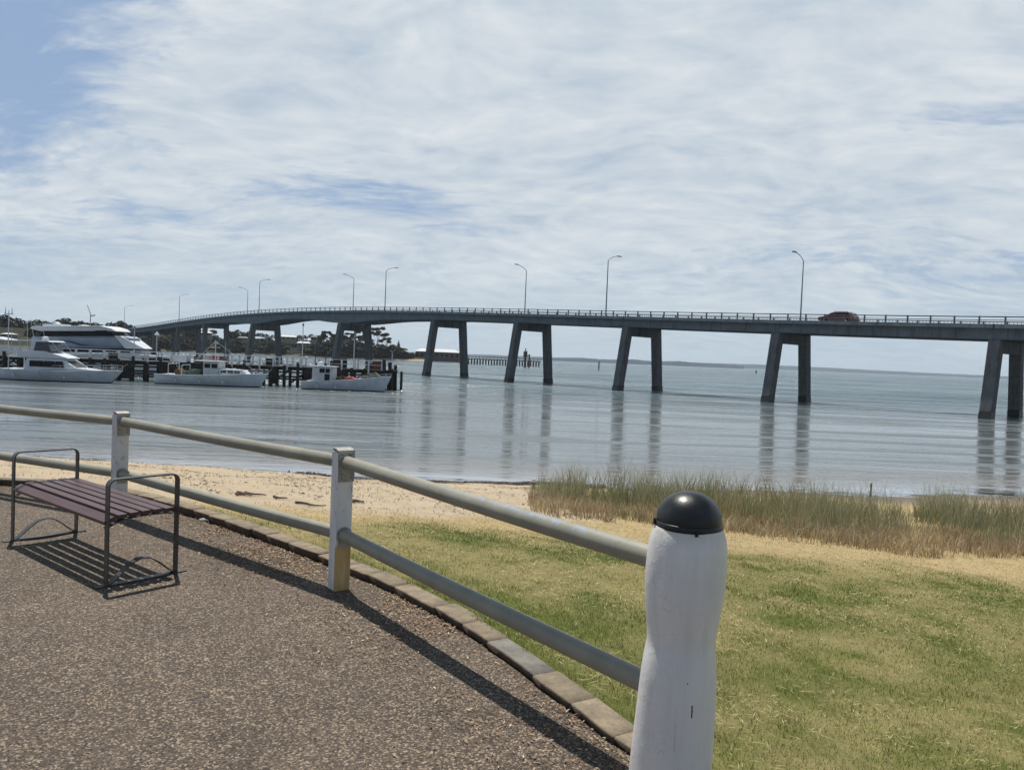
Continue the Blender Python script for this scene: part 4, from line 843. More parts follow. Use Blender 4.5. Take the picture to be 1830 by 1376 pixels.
# ferry behind the jetty
Yf = 101.0; kf_ = Yf/1375
c4 = boat_at(168, 650, Yf, 'passenger_ferry', 'large white and blue passenger ferry with dark window band behind the jetty', 'ferry', .03)
def fx(px): return (px-168)*kf_
def fz(px, py): return W(px, py, Yf).z-ZW
hull(c4, fx(70), fx(262), 5.4, fz(100, 632), fz(250, 629), 1.2, draft=.5, mat=white_p, tw=1)
def P_(pts): return [(fx(a), fz(a, b_)) for a, b_ in pts]
MB().prism(P_([(76, 628), (76, 606), (226, 604), (256, 623), (258, 629)]), -2.5, 2.5, inset=lambda x, z: 1-max(0, x-3.5)*.17).build('superstructure', ferry_blue, c4, bevel=.08)
def slab(pts, y, th, name, mat):
    for s_ in (-1, 1): a_, b2 = (s_*y-th, s_*y+th); MB().prism(P_(pts), min(a_, b2), max(a_, b2)).build(name, mat, c4)
MB().prism(P_([(104, 629), (112, 620.5), (236, 623.5), (258, 625.5), (254, 630)]), -2.60, 2.60, inset=lambda x, z: 1-max(0, x-3.5)*.165).build('dark_band', ferry_dark, c4)
MB().prism(P_([(90, 603), (95, 592), (204, 591.5), (220, 601), (224, 603.5)]), -2.3, 2.3, inset=lambda x, z: 1-max(0, x-2.8)*.13).build('window_band', glass_d, c4, bevel=.04)
MB().prism(P_([(76, 607), (78, 602.5), (226, 601.5), (240, 604.5), (240, 607)]), -2.45, 2.45, inset=lambda x, z: 1-max(0, x-3.2)*.16).build('upper_deck_edge', ferry_blue, c4, bevel=.03)
MB().prism(P_([(74, 588.5), (78, 584.5), (195, 583.5), (212, 588), (219, 593), (90, 592.5)]), -2.6, 2.6, inset=lambda x, z: 1-max(0, x-2.2)*.11).build('roof', simple('ferry_roof', (.66, .69, .71), .5, var=.1), c4, bevel=.08)
MB().prism(P_([(219, 601.5), (228, 601.5), (264, 623.5), (236, 623.5)]), -2.56, 2.56, inset=lambda x, z: 1-max(0, x-4)*.17).build('bow_coaming', white_p, c4, bevel=.05)
mb = MB(); mb.prism(P_([(86, 584), (86, 580), (118, 580), (118, 584)]), -1.2, 1.2); mb.prism(P_([(96, 580), (101, 575), (106, 580)]), -.5, .5); mb.build('roof_housing', white_p, c4, bevel=.04)
mb = MB(); x_ = fx(160); mb.tube([(x_, 0, fz(160, 585)), (x_-.0, 0, fz(160, 562)), (x_-.45, 0, fz(154, 545))], .07, 6, .03); mb.tube([(x_, 0, fz(160, 565)), (x_+.6, 0, fz(160, 563))], .09, 6); mb.build('mast', lamp_grey, c4)
for k in range(3): y0_ = 611+k*1.2
mb = MB()
pts = [(125, 608), (145, 610), (165, 615.5), (185, 618.5), (160, 618.5), (143, 613)]
for s_ in (-1,): mb.prism(P_(pts), -2.535, -2.50)
mb.build('wave_stripe', simple('stripe_teal', (.03, .09, .14), .4), c4)
# second vessel: long low white deck behind the jetty (250-345)
c5 = boat_at(300, 655, 98.0, 'work_boat', 'low grey white work boat lying behind the jetty right of the ferry', 'boat', .03)
hull(c5, -3.6, 3.5, 3.0, 1.8, 2.0, .7, mat=white_p)
MB().prism([(-3.2, 1.8), (-3.1, 2.75), (2.4, 2.65), (3.0, 1.9)], -1.2, 1.2).build('deckhouse', white_d, c5, bevel=.05)
MB().box(-2.7, 1.6, -1.22, -1.18, 2.1, 2.4).build('window_strip', glass_d, c5)
# boat at the far left edge
c6 = boat_at(-8, 684, 93.0, 'trawler', 'pale boat with white canopy half out of frame at the left edge behind the cruiser', 'boat', .02)
hull(c6, -4.5, 3.5, 3.4, 1.3, 1.5, .6)
MB().box(-3.5, 1.6, -1.3, 1.3, 1.4, 3.2).build('cabin', white_d, c6, bevel=.05); MB().prism([(-4, 3.9), (-3.9, 4.1), (0, 4.3), (2.0, 4.0), (2.0, 3.9)], -1.5, 1.5).build('canopy', white_p, c6, bevel=.04)
[MB().tube([(x, y, 1.3), (x, y, 3.95)], .04, 6).build('canopy_post', alu, c6) for x in (-3.6, -.5, 1.9) for y in (-1.35, 1.35)]
mb = MB(); mb.box(1.0, 3.4, -1.2, 1.2, 1.35, 1.9); mb.tube([(2.2, -.8, 1.9), (2.6, -.8, 3.2)], .04); mb.tube([(2.2, .8, 1.9), (2.9, .8, 3.4)], .04); mb.build('deck_gear', white_d, c6, bevel=.03)
def small_cruiser(px, Y, L_, name, label, stripe, mast=0):
    b_ = boat_at(px, 652, Y, name, label, 'boat', random.uniform(-.05, .05)); h_ = L_/2
    hull(b_, -h_, h_, L_*.32, L_*.13, L_*.17, L_*.09, mat=stripe)
    MB().prism([(-h_*.45, L_*.12), (-h_*.42, L_*.26), (h_*.12, L_*.26), (h_*.42, L_*.16), (h_*.62, L_*.14)], -L_*.115, L_*.115, inset=lambda x, z: 1-max(0, x)*.08).build('cabin', white_p, b_, bevel=.05)
    for s_ in (-1, 1): MB().box(-h_*.36, h_*.08, s_*L_*.116-.015, s_*L_*.116+.015, L_*.185, L_*.235).build('window', glass_d, b_)
    MB().prism([(h_*.14, L_*.245), (h_*.36, L_*.175), (h_*.39, L_*.185), (h_*.17, L_*.257)], -L_*.09, L_*.09).build('windscreen', glass_d, b_)
    MB().box(-h_*.75, -h_*.1, -L_*.12, L_*.12, L_*.30, L_*.315).build('canopy', white_d, b_, bevel=.02)
    for x_ in (-h_*.72, -h_*.15):
        for s_ in (-1, 1): MB().tube([(x_, s_*L_*.11, L_*.12), (x_, s_*L_*.11, L_*.302)], .03, 5).build('canopy_post', alu, b_)
    if mast: MB().tube([(0, 0, L_*.2), (0, 0, mast)], .05, 6, .03).build('mast', alu, b_)
    return b_
hull_b = simple('hull_navy', (.03, .05, .10), .3); hull_g = simple('hull_grey', (.30, .34, .37), .4)
small_cruiser(48, 96.0, 8.5, 'cabin_boat', 'pale cabin boat behind the jetty between the left edge and the ferry', white_h, 6.5)
small_cruiser(358, 97.0, 5.5, 'cabin_boat', 'small white cabin boat behind the jetty right of the work boat', white_h)
small_cruiser(402, 98.0, 6.0, 'cabin_boat', 'small cabin boat with grey hull behind the wheelhouse of the middle fishing boat', hull_g, 4.8)
small_cruiser(20, 90.0, 6.0, 'cabin_boat', 'small navy hulled cabin boat at the left edge behind the cruiser stern', hull_b, 5.5)
# ------------------------------------------------------------------ jetty
J0 = W(-60, 640, 84.0); J1 = Vector((W(708, 700, 88.5).x, 88.5, 0)); JD = Vector((J1.x-J0.x, J1.y-J0.y, 0)); JL = JD.length; jrz = math.atan2(JD.y, JD.x)
jt = thing('timber_jetty', 'long dark timber jetty with white guard rails behind the moored boats', 'jetty', (J0.x, J0.y, ZW), jrz)
DKZ = 2.30
MB().box(0, JL, -.0, 3.2, DKZ-.12, DKZ).build('deck', plank_m, jt)
MB().box(.1, JL-.1, .15, .4, DKZ-.45, DKZ-.125).box(.1, JL-.1, 2.8, 3.05, DKZ-.45, DKZ-.125).build('bearers', pile_m, jt)
k = 0; xx = 1.0
while xx < JL-.2:
    for yy in (-.18, 3.3):
        lean_ = random.uniform(-.05, .05); top = DKZ+random.choice([-.15, .1, .1, .45])
        MB().tube([(xx, yy, -1.8), (xx+lean_, yy, top)], .20, 8, .17).build('pile', pile_m, jt, smooth=True)
    if random.random() < .7: MB().tube([(xx+1.05, 1.4, -1.8), (xx+1.05, 1.4, DKZ-.13)], .15, 8).build('pile', pile_m, jt, smooth=True)
    xx += 1.5
mb = MB(); xx = 1.0
while xx < JL-3:
    if random.random() < .75: mb.bar((xx, -.38, .35), (xx+2.1, -.38, 1.9), .06, .22)
    xx += 2.1
mb.box(9, JL-14, .1, 1.9, 1.05, 1.17); mb.box(.5, JL-.5, -.42, -.34, .75, .97); mb.box(.5, JL-.5, -.42, -.34, 1.55, 1.75); mb.box(.5, JL-.5, 3.5, 3.58, .9, 1.1); mb.build('walings', pile_m, jt)
for q in range(9):
    xq = 10+q*(JL-14)/9+random.uniform(-1, 1); MB().box(xq, xq+random.uniform(.7, 1.3), -.30, -.22, .25, DKZ-.2).build('fender_board', pile_m, jt)
# lower landing with struts
jrail = simple('jetty_rail_white', (.62, .64, .65), .6, var=.1, scale=2)
for yy, zb in ((-.05, 1.15), (3.25, DKZ)):
    mb = MB(); mb.bar((.2, yy, DKZ+1.0), (JL-.2, yy, DKZ+1.0), .07, .07); mb.bar((.2, yy, DKZ+.5), (JL-.2, yy, DKZ+.5), .05, .05); mb.build('guard_rail', jrail, jt)
    xx = .8; i = 0
    while xx < JL-.3:
        near = yy < 0; b0 = (1.0 if (J0.x+xx) < -30 else 1.6) if near else DKZ
        MB().box(xx-.095, xx+.095, yy-.09 if near else yy-.04, yy+.02 if near else yy+.04, b0 if i % 2 == 0 or not near else DKZ-.1, DKZ+1.03).build('rail_post', jrail, jt); xx += 1.52; i += 1
# clutter on the deck, each piece a thing of its own
def on_deck(px, dy=1.4):
    xq = W(px, 650, 87).x; u_ = (xq-J0.x)/math.cos(jrz); return Vector((xq, J0.y+u_*math.sin(jrz)+dy, ZW+DKZ))
for px, wd_, h_, mt, nm, lab in ((350, .8, .7, pile_m, 'bait_bin', 'dark bin on the jetty deck right of the white locker'), (384, 1.1, .85, net_red, 'pot_stack', 'reddish stack of pots on the jetty above the fishing boat wheelhouse'), (394, .9, .7, black_r, 'bait_bin', 'black bin beside the reddish stack of pots on the jetty'),
                               (365, .7, .95, white_d, 'fish_crate', 'tall pale crate on the jetty between the dark bin and the red pots'), (476, .9, .8, pile_m, 'bait_bin', 'dark bin on the jetty by the bow of the middle fishing boat'), (600, 1.5, 1.2, pile_m, 'pot_stack', 'dark stack of pots on the jetty behind the wide pier'),
                               (588, .7, .8, black_r, 'bait_bin', 'black bin left of the dark pot stack on the jetty'), (668, 1.2, 1.0, rusty, 'pot_stack', 'rusty stack of pots near the outer end of the jetty'), (655, .8, .7, pile_m, 'bait_bin', 'dark bin left of the rusty pot stack'), (100, 1.0, .8, rusty, 'pot_stack', 'rusty pots on the jetty behind the cruiser cabin'), (205, .9, .7, pile_m, 'bait_bin', 'dark bin on the jetty below the ferry bow')):
    p = on_deck(px); rt = thing(nm, lab, 'bin' if nm == 'bait_bin' else ('crate' if nm == 'fish_crate' else 'pots'), tuple(p), jrz)
    MB().box(-wd_/2, wd_/2, -.4, .4, 0, h_*.8).build('body', mt, rt, bevel=.04)
    MB().prism([(-wd_/2-.03, h_*.8+.003), (-wd_/2, h_), (wd_/2, h_*.96), (wd_/2+.03, h_*.8+.003)], -.43, .43).build('lid' if nm != 'pot_stack' else 'top_layer', mt, rt, bevel=.03)
# end dolphin piles
for px_, py_, ln in ((698, 0, .6), (706, 1.2, .3), (690, -1.0, .9)):
    xq = (W(px_, 660, 88).x-J0.x)/math.cos(jrz)
    MB().tube([(xq, py_, -1.8), (xq-ln*.3, py_*.8, 2.6+ln)], .2, 8).build('fender_pile', pile_m, jt, smooth=True)
# jetty hut box and clutter
p = W(334, 640, 87.5)
o = MB().box(-.72, .72, -.5, .5, 0, .75).box(-.76, .76, -.54, .54, .75, .80).build('storage_locker', white_p, bevel=.02); o.location = (p.x, 86.0, ZW+DKZ); o.rotation_euler = (0, 0, jrz); tag(o, 'white locker standing on the jetty deck left of the bridge pier', 'locker')
def jx(px): p = W(px, 650, 86); return p.x
# jetty lamps and masts
def make_pole(h_, head):
    L = thing('jetty_lamp', 'x', 'lamp post', (0, 0, 0), 0, 'white lamp posts on the jetty')
    MB().tube([(0, 0, 0), (0, 0, h_)], .06, 8, .045).build('pole', jrail, L, smooth=True)
    MB().lathe([(.05, h_-.05), (.26, h_-.42), (.24, h_-.46), (.04, h_-.30)], 14).build('lamp_shade', white_p, L, smooth=True) if head else MB().lathe([(.10, h_-.30), (.12, h_-.1), (.05, h_+.02)], 10).build('lamp_head', galv, L, smooth=True)
    return L
for px, ytop, head, lab in ((280, 592, True, 'white lamp post with conical shade on the jetty right of the ferry bow'), (240, 583, False, 'thin white lamp post on the jetty in front of the ferry bow'),
                            (541, 578, False, 'tall thin white lamp post on the jetty between the two fishing boats'), (633, 602, False, 'pale lamp post on the jetty seen between the legs of the wide pier'), (701, 627, False, 'short thin white lamp post near the outer end of the jetty')):
    xq = W(px, 640, 87).x; u_ = (xq-J0.x)/math.cos(jrz); yq = J0.y+u_*math.sin(jrz)+1.6
    hh_ = W(px, ytop, yq).z-(ZW+DKZ); L = make_pole(hh_, head); L.location = (W(px, (ytop+645)/2, yq).x, yq, ZW+DKZ); L['label'] = lab
# mast with crossarm at far left
p = W(15, 600, 85.5); mz = W(15, 555, 85.5).z-(ZW+DKZ)
L = thing('signal_mast', 'white signal mast with crossarm and three aerials at the left edge', 'mast', (p.x, 85.5, ZW+DKZ), 0)
MB().tube([(0, 0, 0), (0, 0, mz)], .07, 8, .04).build('pole', jrail, L, smooth=True)
zc_ = W(15, 561, 85.5).z-(ZW+DKZ); MB().bar((-.5, 0, zc_), (.5, 0, zc_), .07, .1).build('crossarm', jrail, L)
for dx in (-.36, .36): MB().tube([(dx, 0, zc_+.05), (dx, 0, zc_+.75)], .05, 6, .015).build('aerial', galv, L)
# ------------------------------------------------------------------ far shore
def leafcloud(centres, n, size, cols, squash=.75, seed=0):
    rg = np.random.default_rng(seed); V = []; Cc = []
    for (cx, cy, cz, rad) in centres:
        k = max(8, int(n*rad*rad)); d = rg.normal(size=(k, 3)); d /= np.linalg.norm(d, axis=1)[:, None]; rr = rad*(0.55+0.5*rg.random(k)**.6)
        p = np.array([cx, cy, cz])+d*rr[:, None]*np.array([1, 1, squash]); a = rg.normal(size=(k, 3)); a /= np.linalg.norm(a, axis=1)[:, None]; b_ = np.cross(a, rg.normal(size=(k, 3))); b_ /= np.linalg.norm(b_, axis=1)[:, None]
        s_ = size*(.5+rg.random(k))[:, None]
        V.append(np.stack([p-a*s_, p-b_*s_*.6, p+a*s_, p+b_*s_*.6], 1)); base = np.array(cols)[rg.integers(0, len(cols))]
        Cc.append(np.repeat((base*(0.65+.7*rg.random((k, 1))))[:, None, :], 4, 1))
    V = np.concatenate(V).reshape(-1, 3); Cc = np.concatenate(Cc).reshape(-1, 3); i = np.arange(len(V)//4)*4
    return V, np.stack([i, i+1, i+2, i+3], -1), Cc
leaf_m = attr_mat('far_foliage', 0.8, 0.06)
GC = [(.028, .036, .020), (.038, .046, .022), (.022, .031, .020), (.046, .046, .026)]
def make_tree(seed, h_, wid, kind='round'):
    rg = random.Random(seed); L = thing('tree', 'x', 'tree', (0, 0, 0), 0, 'trees on the far shore')
    mb = MB(); cs = []
    if kind == 'round':
        mb.tube([(0, 0, -.5), (.1, 0, h_*.3), (.2, .1, h_*.6)], .35, 6, .15)
        for k in range(16):
            a_ = rg.random()*6.28; rr = rg.random()**.6*wid*.42; zz = h_*(.20+.64*rg.random()); cs.append((rr*math.cos(a_), rr*math.sin(a_), zz, wid*.17*(1.2-.4*zz/h_)*rg.uniform(.7, 1.3)))
            if k < 6: mb.tube([(.1, 0, h_*.3), (rr*math.cos(a_)*.8, rr*math.sin(a_)*.8, zz)], .14, 5, .05)
        cs.append((0, 0, h_*.86, wid*.17))
    elif kind == 'gum':
        mb.tube([(0, 0, -.5), (.3, 0, h_*.35), (.1, .1, h_*.6)], .38, 6, .2)
        for k in range(8):
            a_ = k*.785+rg.random()*.6; rr = wid*rg.uniform(.15, .5); zz = h_*rg.uniform(.62, .95); x_, y_ = rr*math.cos(a_), rr*math.sin(a_)
            mb.tube([(.2, .05, h_*rg.uniform(.3, .55)), (x_*.55, y_*.55, zz*.8), (x_, y_, zz)], .16, 5, .05)
            for q in range(3): cs.append((x_+rg.uniform(-1, 1)*wid*.09, y_+rg.uniform(-1, 1)*wid*.09, zz+rg.uniform(-.2, .4), wid*rg.uniform(.07, .12)))
    else:
        mb.tube([(0, 0, -.5), (0, 0, h_)], .3, 6, .05)
        for k in range(14): f_ = k/13; r_ = wid*.5*(1-f_)**.8+.15; cs.append((rg.uniform(-.2, .2), rg.uniform(-.2, .2), h_*(.15+.83*f_), r_*.8))
    mb.build('trunk', bark, L, smooth=True)
    V, Fc, Cc = leafcloud(cs, 26 if kind == 'round' else 60, .55 if kind != 'gum' else .45, GC, .7 if kind == 'round' else .42, seed)
    np_mesh('crown', V, Fc, leaf_m, Cc, parent=L); return L
protos = {}
ORD = ['first', 'second', 'third', 'fourth', 'fifth', 'sixth', 'seventh', 'eighth', 'ninth', 'tenth', 'eleventh', 'twelfth', 'thirteenth', 'fourteenth', 'fifteenth', 'sixteenth', 'seventeenth', 'eighteenth', 'nineteenth', 'twentieth']
def place_tree(px, ytop, Y, ground, kind, var, label, wscale=1.0):
    key = (kind, var)
    H0, W0 = (14.0, 13.0) if kind == 'round' else ((16.0, 13.0) if kind == 'gum' else (14.0, 5.0))
    z_top = W(px, ytop, Y).z; sc = max(.25, (z_top-ground)/(H0*.97)); p = (W(px, ytop+20, Y).x, Y, ground)
    if key not in protos: L = protos[key] = make_tree(40+var*7+len(kind), H0, W0, kind); L.location = p; L.scale = (sc*wscale, sc*wscale, sc); L['label'] = label
    else: L = dup(protos[key], p, random.random()*6.28, label, (sc*wscale, sc*wscale, sc))
    if kind == 'gum' : L['group'] = 'gum trees on the far point'
    return L
# land behind: nearer bank at left, point reaching right
land_m, t, out = newmat('far_land_scrub')
oc = t.n('ShaderNodeNewGeometry').outputs['Position']
c = t.ramp(t.noise(oc, .06, 5, .65), [(0.3, (.018, .022, .014)), (0.6, (.035, .036, .022)), (0.8, (.075, .06, .04))])
pz_ = t.n('ShaderNodeSeparateXYZ', ins={0: oc}).outputs[2]
pxx = t.n('ShaderNodeSeparateXYZ', ins={0: oc}).outputs[0]
c = t.mix(t.math('MULTIPLY', t.math('ADD', 0.25, t.math('MULTIPLY', t.sstep(pxx, -110.0, -85.0), 0.75)), t.math('SUBTRACT', 1.0, t.sstep(t.math('ADD', pz_, t.math('MULTIPLY', t.noise(oc, .1, 3), 1.2)), ZW+1.2, ZW+2.2))), c, (.36, .27, .18))
t.put(out.inputs[0], t.n('ShaderNodeBsdfPrincipled', ins={'Base Color': c, 'Roughness': .95, 'Specular IOR Level': .1}))
shore_px = [(-300, 640, 300), (0, 640, 300), (180, 640, 330), (262, 640, 380), (330, 628.2, None), (370, 630, None), (430, 632.5, None), (500, 635, None), (560, 638, None), (620, 640.5, None), (700, 643.8, None), (745, 645.5, None), (772, 646.5, None)]
SH = []
for px, py, Yd in shore_px:
    if Yd is None:
        q = G(px, py, ZW); SH.append((q.x, q.y))
    else: SH.append((W(px, py, Yd).x, Yd))
print('shore', [(round(a), round(b)) for a, b in SH])
hill_top = [9, 9, 9, 8, 7, 7, 7, 6.5, 6, 5.5, 3, 1.6, .8]
rows = []
for (x_, y_), ht in zip(SH, hill_top):
    dd = Vector((x_, y_)).normalized(); row = []
    for off, zz in ((-8, ZW-.8), (0, ZW+.1), (6, ZW+1.3), (14, ZW+1.9), (45, ht*.55), (90, ht), (200, ht*1.05), (420, ht*.8), (900, ht*.5)):
        row.append((x_+dd.x*off, y_+dd.y*off, zz))
    rows.append(row)
V = np.array([p for r_ in rows for p in r_]); nr = len(rows); nc = 9; idx = np.arange(nr*nc).reshape(nr, nc)
Fh = np.stack([idx[:-1, :-1], idx[1:, :-1], idx[1:, 1:], idx[:-1, 1:]], -1).reshape(-1, 4)
o = np_mesh('far_shore', V, Fh, land_m, smooth=True); struct(o)
bm = bmesh.new(); bm.from_mesh(o.data); bmesh.ops.recalc_face_normals(bm, faces=bm.faces)
if sum(f.normal.z for f in bm.faces) < 0: bmesh.ops.reverse_faces(bm, faces=bm.faces)
bm.to_mesh(o.data); bm.free()
def shoreYat(px):
    us = [s_[0]/s_[1] for s_ in SH]; u = ray(px, 630).x; return float(np.interp(u, us, [s_[1] for s_ in SH]))
# left belt
left = [(-40, 566), (8, 563), (40, 573), (66, 572), (92, 577), (118, 569), (145, 574), (170, 577), (196, 586), (216, 574), (236, 588)]
for i, (px, yt) in enumerate(left):
    place_tree(px, yt, 345+random.uniform(-8, 15), 2.0, 'round', i % 4, 'dark round tree on the far bank behind the ferry, %s from the left' % ORD[i], 1.35)
mid = [(262, 588), (285, 589), (305, 588), (326, 590), (345, 588), (362, 590), (382, 590), (405, 590), (424, 590), (446, 592), (466, 596), (488, 599), (512, 601), (535, 599), (556, 598), (578, 597), (600, 600), (622, 602), (645, 603), (664, 606)]
for i, (px, yt) in enumerate(mid):
    place_tree(px, yt, shoreYat(px)+random.uniform(50, 75), 1.0, 'round', (i+1) % 4, 'dark tree in the belt seen under the bridge, %s from the left' % ORD[i], 1.25)
near_row = [(244, 600), (258, 603), (272, 600), (288, 603), (303, 600), (318, 603), (334, 602)]
for i, (px, yt) in enumerate(near_row):
    L = place_tree(px, yt, shoreYat(px)+14, -1.5, 'round', (i+2) % 4, 'dark bushy tree right behind the lowest bridge spans, %s from the left' % ORD[i], 1.7)
low = [(276, 606), (297, 607), (322, 606), (346, 607), (368, 608), (393, 606), (418, 606), (440, 613), (460, 609), (484, 608), (508, 612), (552, 618), (572, 612), (592, 608), (614, 610), (637, 609), (660, 611), (682, 617), (703, 616), (716, 621)]
for i, (px, yt) in enumerate(low):
    L = place_tree(px, yt, shoreYat(px)+random.uniform(7, 12), -2.3, 'round', i % 4, 'low dark scrub tree at the water edge of the far shore, %s from the left' % ORD[i], 1.9)
    L.name = 'shrub_tree'; L['group'] = 'scrub along the far shore'
for i, (px, yt, lab) in enumerate([(585, 588, 'spreading gum tree left of the wide bridge pier on the far shore'), (622, 592, 'gum tree framed between the legs of the wide bridge pier'), (642, 588, 'gum tree with thin top just behind the right leg of the wide pier'), (676, 581, 'tallest gum tree leaning out right of the wide bridge pier'), (690, 600, 'small gum tree on the point below the tallest gum')]):
    place_tree(px, yt, shoreYat(px)+35, .3, 'gum', i % 2, lab, .95 if i != 3 else .8)
place_tree(712, 609, shoreYat(712)+30, -1.0, 'pine', 0, 'narrow pine at the right end of the wooded point', 1.0)
# houses
def house(px, py, wpx, hpx, name, label, wall, roofm, Y=None, roof='gable'):
    Y = Y or shoreYat(px)+48; k = Y/1375; p = W(px, py, Y); wd_ = wpx*k; h_ = hpx*k
    hs = thing(name, label, 'house', (p.x, Y-7, p.z), .2, 'houses on the far shore')
    MB().box(-wd_/2, wd_/2, -3, 3, -3.0, h_*.6).build('wall', wall, hs)
    MB().prism([(-wd_/2-.5, h_*.6+.01), (-wd_/2+.8, h_), (wd_/2-.8, h_), (wd_/2+.5, h_*.6+.01)], -3.6, 3.6, inset=lambda x, z: 1 if z < h_*.8 else .15).build('roof', roofm, hs)
    for q in (-.3, 0, .3):
        wdw = MB().box(wd_*q-.6, wd_*q+.6, -3.05, -2.98, h_*.1, h_*.45).build('window', glass_d, hs)
house(36, 602, 14, 6, 'house', 'small pale house among the trees above the cruiser', beige_w, roof_w, 330)
house(376, 600, 18, 7, 'house', 'pale house on the far shore between the left bridge piers', beige_w, roof_w)
house(441, 609, 16, 7, 'house', 'grey roofed house behind the tall bridge pier', beige_w, roof_g)
house(521, 607, 26, 7, 'house', 'long white roofed house high on the far shore', beige_w, roof_w)
house(548, 618, 22, 7, 'house', 'pale roofed house lower down beside the long white one', beige_w, roof_w)
house(566, 608, 10, 8, 'house', 'narrow pale gabled house left of the wide bridge pier', beige_w, roof_g)
house(625, 607, 9, 5, 'house', 'tiny white house between the legs of the wide pier', roof_w, roof_w)
house(688, 628, 20, 5, 'house', 'white roofed shed at the right end of the wooded point', brick_w, roof_w, shoreYat(688)+22)
house(168, 586, 12, 4, 'house', 'white roofed house behind the ferry mast', beige_w, roof_w, 330)
# retaining wall / pale fence on shore
p = W(531, 631, shoreYat(531)+8); o = MB().box(-4.5, 4.5, -.2, .2, -1.5, 3.0).box(-4.7, 4.7, -.3, .3, 3.0, 3.2).build('sea_wall', beige_w); o.location = p; tag(o, 'short pale sea wall on the far shore between two bridge piers', 'wall')
# point: long low building with pale roof
Yp = 500.0; k = Yp/1375
p = W(782, 645, Yp); lb = thing('long_shed', 'long low dark building with a pale roof behind the pier right of the wooded point', 'building', (p.x, Yp, ZW+1.2), .0)
MB().box(-24*k*1.6, 24*k*1.6, -5, 5, -2.2, 5.0).build('wall', brick_w, lb); MB().prism([(-41*k, 5.02), (-30*k, 7.0), (30*k, 7.0), (41*k, 5.02)], -6, 6, inset=lambda x, z: 1 if z < 6 else .2).build('roof', roof_w, lb)
for q in range(-4, 5): MB().box(q*3.2-.8, q*3.2+.8, -5.06, -4.98, 2.0, 3.8).build('window', glass_d, lb)
MB().box(-14.5, 16, -7, 6, -2.4, -.6).build('base', roof_g, lb)
for i, (px, yt) in enumerate([(728, 631), (737, 630), (748, 631), (757, 632)]):
    L = place_tree(px, yt, 512, -1.6, 'round', i % 4, 'low bush on the sand spit, %s from the left' % ORD[i], 1.3); L.name = 'bush'; L['group'] = 'bushes on the sand spit'; L['category'] = 'bush'
# beached small boat near the point
p = G(703, 642.8, ZW); sb = thing('small_boat', 'small white boat by the beach at the tip of the wooded point', 'boat', (p.x, p.y, ZW), .05); hull(sb, -5.5, 6, 2.8, 1.2, 1.6, .8, mat=white_p, name='hull'); MB().box(-2, 1.5, -.9, .9, 1.1, 2.4).build('cabin', white_p, sb, bevel=.05)
# far timber pier with beacon
Q0, Q1 = G(835, 650.5, ZW), G(965, 655.5, ZW); QD = Q1-Q0; fj = thing('distant_pier', 'distant dark timber pier running right from the point', 'pier', (Q0.x, Q0.y, ZW), math.atan2(QD.y, QD.x)); QL = QD.length
hq = 3.2
MB().box(-2, QL, -1.5, 1.5, hq-.5, hq).build('deck', pile_m, fj)
xx = .5
while xx < QL:
    MB().tube([(xx, -1.3, -1), (xx, -1.3, hq-.1)], .42, 6).build('pile', pile_m, fj); xx += QL/26
mb = MB(); mb.bar((0, -1.4, hq+1.1), (QL, -1.4, hq+1.1), .2, .15); [mb.box(q*QL/20, q*QL/20+.2, -1.5, -1.3, hq-.01, hq+1.1) for q in range(20)]; mb.build('guard_rail', pile_m, fj)
p = G(938, 656.8, ZW); kk = p.y/1375; bt = thing('beacon_tower', 'dark beacon tower with a lantern cabin standing in the water by the distant pier', 'beacon', (p.x, p.y, ZW))
def bz(y_): return (656.8-y_)*kk
mb = MB(); mb.tube([(0, 0, -1), (0, 0, bz(638))], 2.2*kk, 10, 1.8*kk); mb.build('column', pile_m, bt, smooth=True)
MB().lathe([(3.2*kk, bz(638.2)), (4.6*kk, bz(637)), (4.6*kk, bz(636)), (3.4*kk, bz(635.9)), (3.4*kk, bz(630)), (4.3*kk, bz(629)), (1.2*kk, bz(626.5))], 10).build('lantern_cabin', simple('beacon_dark', (.035, .037, .04), .7), bt)
mb = MB(); mb.tube([(0, 0, bz(627)), (0, 0, bz(622.5))], .25, 5); mb.build('mast', pile_m, bt)
mb = MB(); [mb.tube([(6.5*kk+q*1.2*kk, 0, -1), (6.5*kk+q*1.2*kk, 0, bz(633))], .22, 5) for q in (0, 1)]; [mb.bar((3*kk, 0, bz(634+q)), (8*kk, 0, bz(634+q)), .2, .25) for q in (0, 2)]; mb.build('ladder_frame', rusty, bt)
for px, y0_, y1_, lab in ((1070, 661, 645, 'thin dark channel marker post right of the beacon tower'), (1351, 667.5, 661, 'tiny channel marker far out left of the second bridge pier')):
    q = G(px, y0_, ZW); k_ = q.y/1375; o = MB().tube([(0, 0, -1), (0, 0, (y0_-y1_)*k_*.8)], max(.3, 1.1*k_), 8).tube([(0, 0, (y0_-y1_)*k_*.8), (0, 0, (y0_-y1_)*k_)], max(.2, .6*k_), 8).build('channel_marker', pile_m); o.location = q; tag(o, lab, 'channel marker', 'channel markers')
# stakes at the shore
for px, py, hpx, lab in ((953, 874, 13, 'short stake with a pale top standing at the waterline left of the tall grass'), (1556, 884, 20, 'thin dark stake with a pale top behind the tall grass at the right')):
    q = TG(px, py); k_ = q.y/1375; st_ = thing('stake', lab, 'stake', tuple(q), 0, 'stakes at the waterline'); MB().tube([(0, 0, -.2), (0, 0, hpx*k_)], .03, 8).build('pole', pile_m, st_); MB().tube([(0, 0, hpx*k_), (0, 0, hpx*k_+.07)], .045, 8).build('cap', white_p, st_)
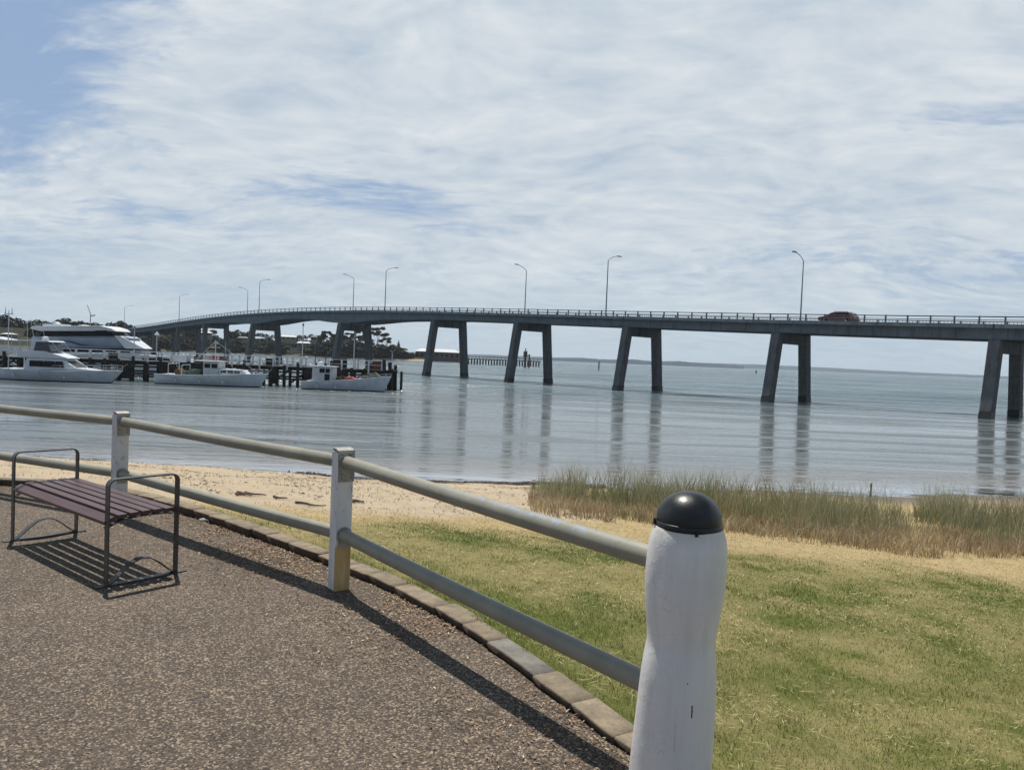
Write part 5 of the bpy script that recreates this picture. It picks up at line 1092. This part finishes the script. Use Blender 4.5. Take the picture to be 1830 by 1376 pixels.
# distant hills
hm, t, out = newmat('distant_hills')
oc = t.n('ShaderNodeNewGeometry').outputs['Position']
c = t.ramp(t.noise(t.mapping(oc, scale=(1, 1, 3)), .006, 6, .65), [(0.3, (.030, .045, .060)), (0.6, (.055, .070, .080)), (0.74, (.15, .15, .14))])
t.put(out.inputs[0], t.n('ShaderNodeBsdfPrincipled', ins={'Base Color': c, 'Roughness': .95, 'Specular IOR Level': 0}))
def ridge(pts, Y, thick, name):
    rows = []
    P = []
    for i in range(len(pts)-1):
        for q in range(10):
            f_ = q/10; P.append((pts[i][0]*(1-f_)+pts[i+1][0]*f_, pts[i][1]*(1-f_)+pts[i+1][1]*f_))
    P.append(pts[-1])
    for i, (px, py) in enumerate(P):
        zt = W(px, py, Y).z + 2.0*(random.random()-.5); x_ = W(px, py, Y).x; k = (Y+thick)/Y
        rows.append([(x_*(1-.06*thick/Y), Y*(1-.06*thick/Y), ZW-3), (x_, Y, ZW+max(1.5, (zt-ZW)*.35)), (x_*(1+.3*thick/Y), Y+thick*.3, max(zt, ZW+.8)), (x_*(1+.6*thick/Y), Y+thick*.6, max(zt*1.02, ZW+1)), (x_*k, Y+thick, ZW-3)])
    V = np.array([p for r_ in rows for p in r_]); n_ = len(rows); idx = np.arange(n_*5).reshape(n_, 5)
    o = np_mesh(name, V, np.stack([idx[:-1, :-1], idx[1:, :-1], idx[1:, 1:], idx[:-1, 1:]], -1).reshape(-1, 4), hm, smooth=True)
    bm = bmesh.new(); bm.from_mesh(o.data); bmesh.ops.recalc_face_normals(bm, faces=bm.faces)
    if sum(f.normal.z*f.calc_area() for f in bm.faces) < 0: bmesh.ops.reverse_faces(bm, faces=bm.faces)
    bm.to_mesh(o.data); bm.free(); struct(o); return o
ridge([(740, 634), (830, 635.5), (900, 637.5), (960, 640), (1000, 639), (1040, 639), (1080, 642), (1130, 641.5), (1170, 646), (1210, 644.5), (1255, 648.5), (1330, 653.5)], 3000.0, 900, 'hills')
ridge([(700, 628), (900, 634.5), (1100, 643), (1250, 648), (1350, 650.5), (1450, 655), (1550, 660.5), (1650, 665.5), (1760, 670.5), (1830, 673.5), (1950, 678.5)], 5200.0, 1500, 'far_hills')
# ------------------------------------------------------------------ haze
hz_m = bpy.data.materials.new('sea_haze'); hz_m.use_nodes = True; t = NT(hz_m.node_tree); out = t.n('ShaderNodeOutputMaterial')
pv = t.n('ShaderNodeVolumePrincipled', ins={'Color': (0.78, 0.86, 0.95, 1), 'Density': 0.00009, 'Anisotropy': 0.2}); t.put(out.inputs['Volume'], pv)
hb = MB().box(-21000, 21000, -60, 24000, ZW-16, 140).build('haze', hz_m); hb['kind'] = 'stuff'; tag(hb, 'thin pale sea haze softening the far shore and hills', 'haze')
